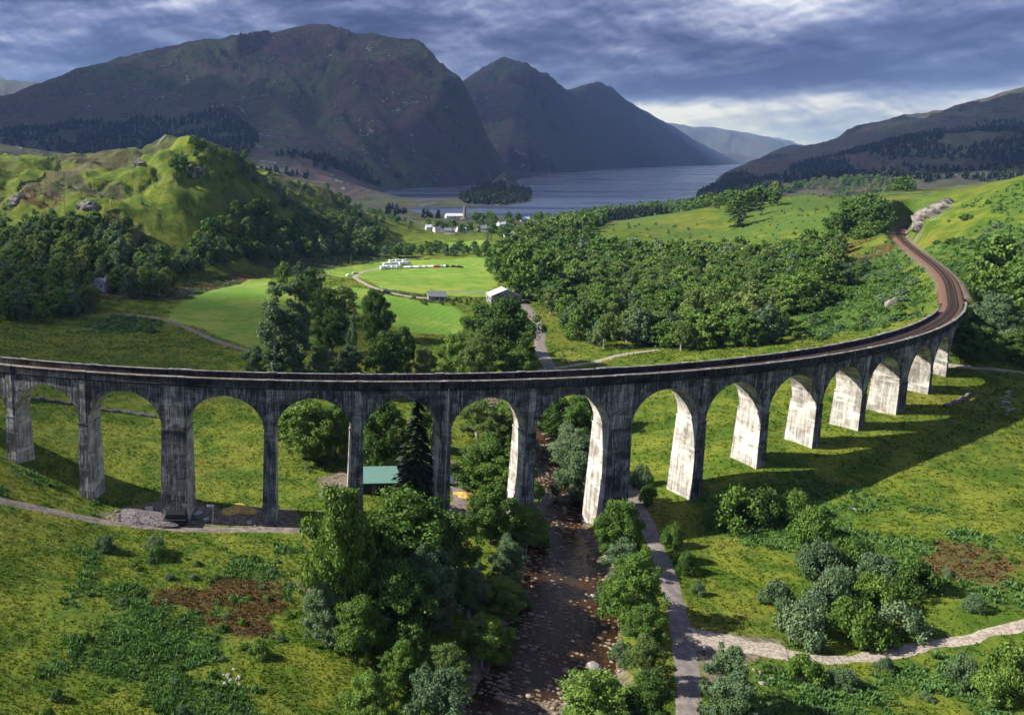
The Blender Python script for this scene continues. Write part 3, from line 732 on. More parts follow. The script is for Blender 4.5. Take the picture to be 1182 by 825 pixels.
# ---- cloud banks overhead: they shade the mountains, as on the day
def m_cloud():
    m, t = new_mat('cloud'); g = t.node('ShaderNodeNewGeometry').outputs['Position']
    n = t.noise(g, 0.0011, 4, 0.55, 0.3); d = t.node('ShaderNodeBsdfDiffuse', i_Color=(0.85, 0.87, 0.9, 1)); tl = t.node('ShaderNodeBsdfTranslucent', i_Color=(0.6, 0.65, 0.75, 1))
    x = t.node('ShaderNodeMixShader', i_0=0.5); t.l.new(d.outputs[0], x.inputs[1]); t.l.new(tl.outputs[0], x.inputs[2])
    y = t.node('ShaderNodeMixShader', i_0=t.math('MULTIPLY', t.step(n, 0.26, 0.44), 0.60)); tr = t.node('ShaderNodeBsdfTransparent'); t.l.new(tr.outputs[0], y.inputs[1]); t.l.new(x.outputs[0], y.inputs[2]); finish(t, y.outputs[0]); return m
M_CLOUD = m_cloud()
CLOUD_Z = 2700.0
def cloud(gx, gy, gz, rx, ry, rot, seed, thick=170):
    """a flattened lumpy cloud bank whose shadow falls around the ground point (gx, gy, gz)"""
    k = (CLOUD_Z-gz)/sun_dir.z; cx_, cy_ = gx+sun_dir.x*k, gy+sun_dir.y*k
    nu, nv = 64, 14; V = []; F = []
    for i in range(nv+1):
        ph = -PI/2+PI*i/nv
        for j in range(nu):
            a = 2*PI*j/nu; e = 1+0.34*float(fbm(np.array([math.cos(a)*2+seed]), np.array([math.sin(a)*2]), 1.0, 3, seed)[0])
            ux, uy = math.cos(a)*math.cos(ph)*e, math.sin(a)*math.cos(ph)*e; x, y = ux*rx, uy*ry
            z = math.sin(ph)*thick*(1 if ph > 0 else 0.45)*(1+0.5*float(fbm(np.array([x/420]), np.array([y/420]), 1.0, 3, seed+3)[0]))
            V.append((cx_+x*math.cos(rot)-y*math.sin(rot), cy_+x*math.sin(rot)+y*math.cos(rot), CLOUD_Z+z))
    for i in range(nv):
        for j in range(nu): F.append((i*nu+j, i*nu+(j+1) % nu, (i+1)*nu+(j+1) % nu, (i+1)*nu+j))
    tag(mesh_np('cloud', V, F, M_CLOUD, smooth=True), kind='structure')
cloud(700, 3600, 250, 3300, 2350, 0.15, 1)
cloud(3600, 6800, 300, 3100, 1700, 0.5, 2)
cloud(-1500, 2600, 200, 1700, 1500, 0.2, 4)
cloud(2100, 1900, 100, 900, 420, 0.2, 5)
cloud(-95, 330, 5, 125, 105, 0.1, 6, 60)
# ---- the air between the near glen and the far hills
def haze():
    m, t = new_mat('haze'); v = t.node('ShaderNodeVolumePrincipled'); v.inputs['Color'].default_value = (0.26, 0.46, 1.0, 1); v.inputs['Density'].default_value = 4.4e-5
    v.inputs['Density Attribute'].default_value = ''; v.inputs['Anisotropy'].default_value = 0.2; v.inputs['Absorption Color'].default_value = (0.7, 0.8, 1, 1)
    o = t.node('ShaderNodeOutputMaterial'); t.l.new(v.outputs[0], o.inputs['Volume'])
    L = 36000; x0, x1, y0, y1, z0, z1 = -L, L, -L, L, -30.0, 1250.0
    V = [(x, y, z) for z in (z0, z1) for x, y in ((x0, y0), (x1, y0), (x1, y1), (x0, y1))]
    F = [(3,2,1,0),(4,5,6,7),(0,1,5,4),(1,2,6,5),(2,3,7,6),(3,0,4,7)]
    tag(mesh_np('haze', V, F, m), kind='stuff', label='thin blue air haze filling the glen', cat='haze')
haze()

# ================================================================= the viaduct
viaduct = empty('railway_viaduct', (VX, VY-VR, 0))
tag(viaduct, 'long curved concrete railway viaduct of many round arches crossing the glen', 'viaduct')
def rel(o): o.matrix_parent_inverse = viaduct.matrix_basis.inverted(); return o
J0, J1 = -5, 16
def is_king(j): return j in KINGS
def halfw(j): return 2.45 if is_king(j) else 1.02
def solid(name, cols, mats, smooth=False):
    """cols: list of rings (each a list of points) joined in order; mats via (mats list, fn(k)->idx)"""
    n = len(cols[0]); V = [p for c_ in cols for p in c_]; F = []; mi = []
    for i in range(len(cols)-1):
        for k in range(n):
            F.append((i*n+k, i*n+(k+1) % n, (i+1)*n+(k+1) % n, (i+1)*n+k)); mi.append(mats[1](k))
    F.append(tuple(range(n-1, -1, -1))); mi.append(mats[1](-1)); F.append(tuple(range((len(cols)-1)*n, len(cols)*n))); mi.append(mats[1](-1))
    me = bpy.data.meshes.new(name); me.from_pydata(V, [], F)
    for m in mats[0]: me.materials.append(m)
    me.polygons.foreach_set('material_index', mi)
    bm = bmesh.new(); bm.from_mesh(me); bmesh.ops.recalc_face_normals(bm, faces=bm.faces); bm.to_mesh(me); bm.free()
    o = bpy.data.objects.new(name, me); COL.objects.link(o); o.parent = viaduct; return rel(o)
SPR = 11.1
for j in range(J0+1, J1+1):
    th = pier_th(j); w0 = halfw(j)+0.10; zt = deck_z(th)-SPR
    gp = [tz(*vpt(th, rr, 0)[:2]) for rr in (-3, 0, 3)]; zb = min(gp)-1.6
    if j == J1: w0 = 3.6; zt = deck_z(th)-1.85
    rings = []
    H_ = zt-zb
    for q in (0, 0.33, 0.66, 1.0):
        z = zt-H_*q; ww = (w0+H_*q*0.016)/VR; rr = 2.86+H_*q*0.026
        rings.append([vpt(th-ww, -rr, z), vpt(th+ww, -rr, z), vpt(th+ww, rr, z), vpt(th-ww, rr, z)])
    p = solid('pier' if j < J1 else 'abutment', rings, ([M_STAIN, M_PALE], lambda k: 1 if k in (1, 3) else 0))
    # plinth at the foot and the ledge at the springing
    zl = zt+0.02
    if j < J1:
        mb = []
        for z, e in ((zt-0.30, 0.10), (zt-0.02, 0.10)):
            ww = (w0+e)/VR; rr = 2.86+e
            mb.append([vpt(th-ww, -rr, z), vpt(th+ww, -rr, z), vpt(th+ww, rr, z), vpt(th-ww, rr, z)])
        c_ = solid('impost', mb, ([M_STAIN, M_PALE], lambda k: 1 if k in (1, 3) else 0)); c_.parent = p; c_.matrix_parent_inverse = viaduct.matrix_basis.inverted() @ Matrix() if False else p.matrix_parent_inverse.copy() if False else Matrix()
        # raised pilaster between springing and cornice, both faces
        pw = (w0-0.35 if is_king(j) else 0.62)/VR
        for sgn in (1, -1):
            r0, r1 = 2.70*sgn, 2.88*sgn
            rg = [[vpt(th-pw, r0, z), vpt(th+pw, r0, z), vpt(th+pw, r1, z), vpt(th-pw, r1, z)] for z in (zt+0.01, deck_z(th)-1.87)]
            solid('pilaster', rg, ([M_PATCH], lambda k: 0))
# fix the parenting offset of imposts: their pier sits at the viaduct's own origin
bpy.context.view_layer.update()
for p in list(viaduct.children):
    for c_ in p.children: c_.matrix_parent_inverse = Matrix.Identity(4)
NA = 26
for j in range(J0, J1):
    ta, tb = pier_th(j), pier_th(j+1); wa, wb = halfw(j)/VR, (halfw(j+1) if j+1 < J1 else 3.5)/VR
    c0, c1 = ta+wa, tb-wb; mid = (c0+c1)/2; hs = (c1-c0)/2
    col = [(ta, 0.0), (c0-0.0001, 0.0)]
    for k in range(NA+1):
        a = PI*(1-k/NA); col.append((mid+hs*math.cos(a), math.sin(a)))
    col += [(c1+0.0001, 0.0), (tb, 0.0)]
    rise = SPR-3.55
    V = []; F = []; mi = []
    for th, s_ in col:
        zc = deck_z(th); zb = zc-SPR+s_*rise; ztp = zc-1.85
        for r_, z in ((2.72, ztp), (2.72, zb), (-2.72, zb), (-2.72, ztp)): V.append(vpt(th, r_, z))
    for i in range(len(col)-1):
        b = i*4
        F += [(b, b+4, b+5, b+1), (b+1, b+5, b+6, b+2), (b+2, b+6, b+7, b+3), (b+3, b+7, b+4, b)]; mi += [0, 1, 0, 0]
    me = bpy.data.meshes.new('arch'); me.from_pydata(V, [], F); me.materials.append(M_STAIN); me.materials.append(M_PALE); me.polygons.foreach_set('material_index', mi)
    bm = bmesh.new(); bm.from_mesh(me); bmesh.ops.recalc_face_normals(bm, faces=bm.faces); bm.to_mesh(me); bm.free()
    o = bpy.data.objects.new('arch', me); COL.objects.link(o); o.parent = viaduct; rel(o)
    # voussoir ring, a little proud of the spandrel
    for sgn in (1, -1):
        V = []; F = []
        for k in range(NA+1):
            a = PI*(1-k/NA)
            for dr, rr in ((0.03, 2.70), (0.03, 2.775), (0.85, 2.775), (0.85, 2.70)):
                th = mid+(hs+dr/VR)*math.cos(a); zc = deck_z(th); V.append(vpt(th, rr*sgn, zc-SPR+math.sin(a)*(rise+dr)))
        for i in range(NA):
            b = i*4
            for k in range(4): F.append((b+k, b+(k+1) % 4, b+4+(k+1) % 4, b+4+k))
        me = bpy.data.meshes.new('arch_ring'); me.from_pydata(V, [], F); me.materials.append(M_STAIN)
        bm = bmesh.new(); bm.from_mesh(me); bmesh.ops.recalc_face_normals(bm, faces=bm.faces); bm.to_mesh(me); bm.free()
        q = bpy.data.objects.new('arch_ring', me); COL.objects.link(q); q.parent = o
def arc_bar(name, t0, t1, prof, mat, step=1.3, parent=None, top=None):
    n = max(1, int(abs(t1-t0)*VR/step)); cols = []
    for i in range(n+1):
        th = t0+(t1-t0)*i/n; zc = deck_z(th); cols.append([vpt(th, r_, zc+z) for r_, z in prof])
    o = solid(name, cols, ([mat, top or mat], lambda k: 1 if k == 2 else 0))
    if parent: o.parent = parent; o.matrix_parent_inverse = Matrix.Identity(4)
    return o
TA, TB = pier_th(J0), pier_th(J1)+3.6/VR
TI = pier_th(15)
arc_bar('cornice', TA, TB, [(-3.0, -1.85), (3.0, -1.85), (3.12, -1.47), (-3.12, -1.47)], M_DARKC)
for sgn, te in ((1, TB), (-1, TI)):
    pp = arc_bar('parapet', TA, te, [(2.58*sgn, -1.47), (2.94*sgn, -1.47), (2.94*sgn, -0.14), (2.58*sgn, -0.14)], M_DARKC)
    arc_bar('coping', TA, te, [(2.50*sgn, -0.14), (3.03*sgn, -0.14), (3.03*sgn, 0.0), (2.50*sgn, 0.0)], M_COPE, parent=pp)
    for j in range(J0+1, J1 if sgn > 0 else 15):
        th = pier_th(j); hw = (2.3 if is_king(j) else 0.75)/VR
        arc_bar('parapet_block', th-hw, th+hw, [(2.52*sgn, -1.46), (3.16*sgn, -1.46), (3.16*sgn, -0.10), (2.52*sgn, -0.10)], M_DARKC, 1.3, pp)
        arc_bar('block_coping', th-hw-0.1/VR, th+hw+0.1/VR, [(2.44*sgn, -0.10), (3.22*sgn, -0.10), (3.22*sgn, 0.10), (2.44*sgn, 0.10)], M_COPE, 1.3, pp)
# drain pipe on the pier left of the river
th = pier_th(5); mb = MB(); a = vpt(th, 3.0, deck_z(th)-1.2); b = vpt(th, 3.55, 3)
mb.tube(vpt(th+0.0006, 3.22, deck_z(th)-1.4), vpt(th+0.0006, 3.72, 0.5), 0.08, n=6); o = mb.build('drain_pipe', M_PALE, viaduct); rel(o)

# ---- railway track: along the deck and on through the cutting
track = empty('railway_track', vpt(pier_th(8), 0, deck_z(pier_th(8))-1))
tag(track, 'single rusty railway track on brown ballast curving over the viaduct into the hillside', 'railway track')
line = []
n = int((TB-TA)*VR/1.0)
for i in range(n+1):
    th = TA+(TB-TA)*i/n; line.append(vpt(th, 0, deck_z(th)-1.38+0.4*float(sstep(np.array([th]), 0.45, 0.9)[0])))
ext = chaikin([line[-1]]+[(p[0], p[1], p[2]-0.95) for p in RAILX[1:]]+[(RAILX[-1][0]+30, RAILX[-1][1]+25, RAILX[-1][2]-1.2)], 3)
ext = polyline_sample(ext, 1.2)
full = line+ext[1:]
fr = strip_frames(full)
def sweep(name, fr, prof, mat, parent, loc=track.location):
    V = []; F = []; n = len(prof)
    for (p, t, nn) in fr:
        for o, z in prof: V.append((p[0]+nn[0]*o-loc[0], p[1]+nn[1]*o-loc[1], p[2]+z-loc[2]))
    for i in range(len(fr)-1):
        for k in range(n): F.append((i*n+k, (i+1)*n+k, (i+1)*n+(k+1) % n, i*n+(k+1) % n))
    return mesh_np(name, V, F, mat, parent)
sweep('ballast', fr[:len(line)], [(-2.56, -0.12), (-2.56, 0.10), (-1.5, 0.22), (1.5, 0.22), (2.56, 0.10), (2.56, -0.12)], M_BALLAST, track)
sweep('ballast_shoulder', fr[len(line)-1:], [(-3.6, -0.7), (-2.4, 0.05), (-1.4, 0.22), (1.4, 0.22), (2.4, 0.05), (3.6, -0.7)], M_BALLAST, track)
for s_ in (-0.75, 0.75): sweep('rail', fr, [(s_-0.06, 0.28), (s_-0.045, 0.44), (s_+0.045, 0.44), (s_+0.06, 0.28)], M_RAIL, track)
for s_ in (-0.48,): sweep('check_rail', fr, [(s_-0.04, 0.28), (s_-0.03, 0.42), (s_+0.03, 0.42), (s_+0.04, 0.28)], M_RAIL, track)
mb = MB(); mb.box((0,0,0), (2.6, 0.26, 0.14)); sl = mb.mesh('sleeper', M_SLEEPER)
# sleepers at 0.75 m; the hundred that show largest on their own, the rest as one part
pts = []; acc = 0
for i in range(len(full)-1):
    a, b = full[i], full[i+1]; L = math.dist(a[:2], b[:2]); 
    while acc < L:
        u = acc/L; pts.append((a[0]+(b[0]-a[0])*u, a[1]+(b[1]-a[1])*u, a[2]+(b[2]-a[2])*u+0.27, math.atan2(b[1]-a[1], b[0]-a[0]))); acc += 0.75
    acc -= L
def shows(p): return p[0] > 70 and p[1] < 560
vis = sorted([i for i, p in enumerate(pts) if shows(p)], key=lambda i: math.hypot(pts[i][0], pts[i][1]))[:100]; vs = set(vis)
mb = MB()
for i, p in enumerate(pts):
    lx, ly, lz = p[0]-track.location[0], p[1]-track.location[1], p[2]-track.location[2]
    if i in vs:
        o = bpy.data.objects.new('sleeper', sl); COL.objects.link(o); o.parent = track; o.location = (lx, ly, lz); o.rotation_euler = (0, 0, p[3]+PI/2)
    else: mb.box((lx, ly, lz), (2.6, 0.26, 0.14), p[3]+PI/2)
tag(mb.build('sleepers', M_SLEEPER, track), kind='stuff')
# ================================================================= plants
def leaf_cloud(blobs, n, size, seed, droop=0.0, shell=0.40, up=0.25, aspect=0.8, mat=None, name='crown'):
    """many small leaf-sprays on the outer shell of a set of boughs"""
    rs = np.random.RandomState(seed); B = np.array([b[:5] for b in blobs], float)
    p = B[:, 3]**2; p /= p.sum(); k = rs.choice(len(B), n, p=p)
    d = rs.normal(size=(n, 3)); d /= np.linalg.norm(d, axis=1, keepdims=True)
    cen = B[:, :3].mean(0)
    out = B[k, :3]-cen; out /= (np.linalg.norm(out, axis=1, keepdims=True)+1e-6)
    flip = ((d*out).sum(1) < -0.25)&(rs.rand(n) < 0.7); d[flip] *= -1
    rr = shell+(1.08-shell)*rs.rand(n)**0.6
    P = B[k, :3]+d*(B[k, 3]*rr*(1+0.45*(rs.rand(n) < 0.12)))[:, None]*np.stack([np.ones(n), np.ones(n), B[k, 4]], 1)
    P[:, 2] -= droop*rs.rand(n)*B[k, 3]
    N = d+rs.normal(size=(n, 3))*0.62+np.array([0, 0, up]); N /= np.linalg.norm(N, axis=1, keepdims=True)
    a = np.cross(N, rs.normal(size=(n, 3))); a /= np.linalg.norm(a, axis=1, keepdims=True); b = np.cross(N, a)
    s_ = size*(0.55+0.9*rs.rand(n))[:, None]
    c0 = P-a*s_*0.5; c1 = P+b*s_*0.5*aspect+N*s_*0.12; c2 = P+a*s_*0.5; c3 = P-b*s_*0.5*aspect-N*s_*0.12
    V = np.stack([c0, c1, c2, c3], 1).reshape(-1, 3); F = np.arange(4*n).reshape(-1, 4)
    bt = rs.rand(len(B)); tint = np.clip(bt[k]*0.45+rs.rand(n)*0.65-0.05, 0, 1)
    return V, F, np.repeat(tint, 4)
def broad_blobs(h, r, seed, base=0.28, n=46, power=1.0, flat=0.8):
    """boughs set unevenly over the crown, each a loose group of small sprays; gaps stay between them"""
    rs = np.random.RandomState(seed); out = []; M = 17; lob = rs.uniform(0.70, 1.18, 24); tilt = rs.normal(size=2)*0.06*r
    for m in range(M):
        q = (m+rs.rand())/M; q = q**0.85; z = h*(base+(0.92-base)*q)
        env = r*math.sqrt(max(0.05, 1-(2*q-0.72)**2*0.66)); a = m*2.399+rs.normal()*0.35
        env *= lob[m]; rho = env*0.74; cx0, cy0 = rho*math.cos(a)+tilt[0]*q, rho*math.sin(a)+tilt[1]*q
        for _ in range(7):
            d = rs.normal(size=3)*np.array([0.16, 0.16, 0.10])*r
            out.append((cx0+d[0], cy0+d[1], z+d[2]*h/r*0.5, r*rs.uniform(0.11, 0.21), flat))
    for _ in range(14):
        q = rs.rand(); a = rs.rand()*2*PI; out.append((0.35*r*rs.rand()*math.cos(a), 0.35*r*rs.rand()*math.sin(a), h*(base+(0.9-base)*q), r*rs.uniform(0.2, 0.32), 0.9))
    for _ in range(5):
        a = rs.rand()*2*PI; out.append((0.3*r*rs.rand()*math.cos(a), 0.3*r*rs.rand()*math.sin(a), h*rs.uniform(0.86, 0.96), r*rs.uniform(0.12, 0.2), 1.1))
    return out
def trunk_mb(h, r0, blobs, seed, limbs=7, lean=0.04, top=0.8):
    rs = random.Random(seed); mb = MB(); p = Vector((0, 0, -0.4)); seg = 5; pts = [p]
    for i in range(seg): p = p+Vector((rs.uniform(-1, 1)*lean*h/seg*2, rs.uniform(-1, 1)*lean*h/seg*2, (h*top+0.4)/seg)); pts.append(p)
    for i in range(seg): mb.tube(pts[i], pts[i+1], r0*(1-i/seg*0.8), r0*(1-(i+1)/seg*0.8), 7, caps=(i in (0, seg-1)))
    for k in range(limbs):
        b = blobs[rs.randrange(len(blobs))]; i = rs.randint(1, seg-1); a = pts[i]; m = (a+Vector(b[:3]))*0.5+Vector((0, 0, 0.05*h))
        rr = r0*(1-i/seg*0.8)*0.55; mb.tube(a, m, rr, rr*0.6, 5); mb.tube(m, Vector(b[:3]), rr*0.6, rr*0.2, 5)
    return mb
PROTO = {}
def add_proto(kind, lod, crown, trunk_mb_, bark, leaf, h, w):
    V, F, T = crown
    cm = mesh_np('crown', V, F, leaf, attrs={'tint': T}, link=False)
    tm = trunk_mb_.mesh('trunk', bark) if trunk_mb_ else None
    PROTO.setdefault((kind, lod), []).append((cm, tm, h, w, (V, F, T)))
KINDS = {
 'oak': (M_OAK, M_BARK), 'birch': (M_BIRCH, M_BIRCHBARK), 'willow': (M_WILLOW, M_BARK), 'lime': (M_LIME, M_BARK)}
for kind, (leaf, bark) in KINDS.items():
    for v in range(3):
        h = 10.0; r = {'oak': 5.0, 'birch': 3.4, 'willow': 4.4, 'lime': 4.6}[kind]; sd_ = v*7+len(kind)*31
        bl = broad_blobs(h, r, sd_, base={'oak': 0.20, 'birch': 0.22, 'willow': 0.12, 'lime': 0.10}[kind], n={'oak': 44, 'birch': 40, 'willow': 36, 'lime': 38}[kind])
        if kind == 'birch': bl = [(x, y, z, rr*0.95, 1.15) for x, y, z, rr, f_ in bl]
        dr = {'birch': 0.5, 'willow': 0.3}.get(kind, 0.1)
        for lod, n, s_ in (('hi', 26000, 0.255), ('mid', 3600, 0.56), ('low', 640, 1.15)):
            add_proto(kind, lod, leaf_cloud(bl, n, s_*r/4.6, sd_+1, dr), trunk_mb(h, 0.28 if lod != 'low' else 0.34, bl, sd_, 9 if lod == 'hi' else (5 if lod == 'mid' else 1), 0.05, 0.75), bark, leaf, h, 2*r)
# poplar: tall and open, light stem showing
for v in range(2):
    rs = np.random.RandomState(50+v); h = 20.0; bl = []
    for i in range(70):
        q = rs.rand(); z = h*(0.08+0.9*q); e = 2.9*math.sin(PI*min(1, (1-q)*0.78+0.12))**0.8; a = rs.rand()*2*PI
        bl.append((e*0.75*rs.rand()**0.5*math.cos(a), e*0.75*rs.rand()**0.5*math.sin(a), z, rs.uniform(0.55, 1.0), 1.0))
    for lod, n in (('hi', 12000), ('mid', 6500)): add_proto('poplar', lod, leaf_cloud(bl, n, 0.42 if lod == 'mid' else 0.34, 60+v, 0.1), trunk_mb(h, 0.30, bl, 3+v, 14, 0.02, 0.92), M_BIRCHBARK, M_WILLOW, h, 5.6)
# spruce: whorls of drooping boughs
def spruce(seed, n_tier, per, leafs, size):
    rs = np.random.RandomState(seed); h = 18.0; V = []; F = []; T = []; bl = []
    for i in range(n_tier):
        q = i/(n_tier-1); z = h*(0.08+0.90*q); R_ = 4.0*(1-q)**0.85+0.25
        for k in range(max(4, int(per*(1-q*0.6)))):
            a = rs.rand()*2*PI; L = R_*rs.uniform(0.75, 1.1)
            for m in range(leafs):
                u = (m+rs.rand())/leafs; bl.append((L*u*math.cos(a), L*u*math.sin(a), z-0.35*L*u**1.4+rs.normal()*0.08, size*(0.6+0.5*u), rs.rand()))
    B = np.array(bl); n = len(B); P = B[:, :3]; s_ = B[:, 3:4]
    N = np.array([0, 0, 1.0])+rs.normal(size=(n, 3))*0.35; N /= np.linalg.norm(N, axis=1, keepdims=True)
    rad_ = P*[1, 1, 0]+1e-3; rad_ /= np.linalg.norm(rad_, axis=1, keepdims=True); a = rad_+[0, 0, -0.45]; b = np.cross(N, rad_)
    V = np.stack([P-a*s_*0.5, P+b*s_*0.42, P+a*s_*0.8-[0, 0, 0.1], P-b*s_*0.42], 1).reshape(-1, 3)
    return (V, np.arange(4*n).reshape(-1, 4), np.repeat(B[:, 4], 4)), bl
for v in range(2):
    c_, bl = spruce(5+v, 30, 16, 6, 0.85); add_proto('spruce', 'hi', c_, trunk_mb(18, 0.3, bl, 1, 0, 0.0, 0.98), M_BARK, M_SPRUCE, 18, 8.2)
    c_, bl = spruce(8+v, 16, 9, 3, 1.5); add_proto('spruce', 'mid', c_, trunk_mb(18, 0.3, bl, 1, 0, 0.0, 0.95), M_BARK, M_SPRUCE, 18, 8.2)
    c_, bl = spruce(11+v, 8, 5, 2, 2.6); add_proto('spruce', 'low', c_, None, M_BARK, M_SPRUCE, 18, 8.2)
# shrub: low dome without a clear stem
for v in range(4):
    rs = np.random.RandomState(90+v); bl = []
    for i in range(22):
        a = rs.rand()*2*PI; q = rs.rand()**0.5; bl.append((1.5*q*math.cos(a), 1.5*q*math.sin(a), 0.25+1.15*(1-q*q)*rs.uniform(0.6, 1.1), rs.uniform(0.38, 0.62), 0.85))
    for nm, lf in (('shrub', M_WILLOW), ('limeshrub', M_LIME), ('darkshrub', M_OAK)):
        for lod, n, s_ in (('hi', 5200, 0.135), ('mid', 650, 0.36)): add_proto(nm, lod, leaf_cloud(bl, n, s_, 91+v), trunk_mb(1.2, 0.07, bl, v, 5, 0.05, 0.6), M_BARK, lf, 2.0, 3.9)
# dead tree: bare forked branches
def bare(seed, h=6.0):
    rs = random.Random(seed); mb = MB()
    def grow(p, d, L, r, k):
        q = p+d*L; mb.tube(p, q, r, r*0.6, 5)
        if k == 0: return
        for _ in range(3): grow(p+d*L*rs.uniform(0.55, 1.0), (d+Vector((rs.uniform(-1, 1), rs.uniform(-1, 1), rs.uniform(-0.1, 0.7)))*0.75).normalized(), L*rs.uniform(0.55, 0.78), r*0.55, k-1)
    grow(Vector((0, 0, -0.3)), Vector((0.05, 0, 1)), h*0.36, h*0.022, 4); return mb
NAMES = {'oak': ('broadleaf_tree', 'tree'), 'birch': ('birch_tree', 'tree'), 'willow': ('willow_tree', 'tree'), 'lime': ('bright_green_tree', 'tree'),
         'poplar': ('poplar_tree', 'tree'), 'spruce': ('spruce_tree', 'conifer tree'), 'shrub': ('shrub', 'shrub'), 'limeshrub': ('shrub', 'shrub'), 'darkshrub': ('shrub', 'shrub')}
prng = random.Random(77)
def plant(kind, x, y, h, w, label, group=None, z=None, lod=None):
    d = math.hypot(x, y)
    if lod is None: lod = 'hi' if d < 330 else ('mid' if d < 900 else 'low')
    if (kind, lod) not in PROTO: lod = 'mid' if (kind, 'mid') in PROTO else 'hi'
    cm, tm, ph, pw, _ = prng.choice(PROTO[(kind, lod)])
    nm, cat = NAMES[kind]
    z = tz(x, y) if z is None else z
    e = empty(nm, (x, y, z-0.05), prng.uniform(0, 2*PI)); e.scale = (w/pw, w/pw*prng.uniform(0.9, 1.1), h/ph)
    tag(e, label, cat, group)
    c_ = bpy.data.objects.new('foliage' if 'shrub' in kind else 'crown', cm); COL.objects.link(c_); c_.parent = e
    if tm and d < 900:
        t_ = bpy.data.objects.new('stem' if 'shrub' in kind else 'trunk', tm); COL.objects.link(t_); t_.parent = e
    return e
FOOT = []       # (x, y, radius) of every planted thing so that scattered ones keep clear
def hero(kind, px, by, ty, wpx, label, group=None, dark=False):
    x, y, z = hit(px, by); top = at_d(px, ty, y)[2]; dep = y*cP-(z-CAM_H)*sP
    h = max(1.0, top-z); w_ = wpx*dep/FPX
    FOOT.append((x, y, w_*0.4)); return plant(kind, x, y, h, w_, label, group, z)
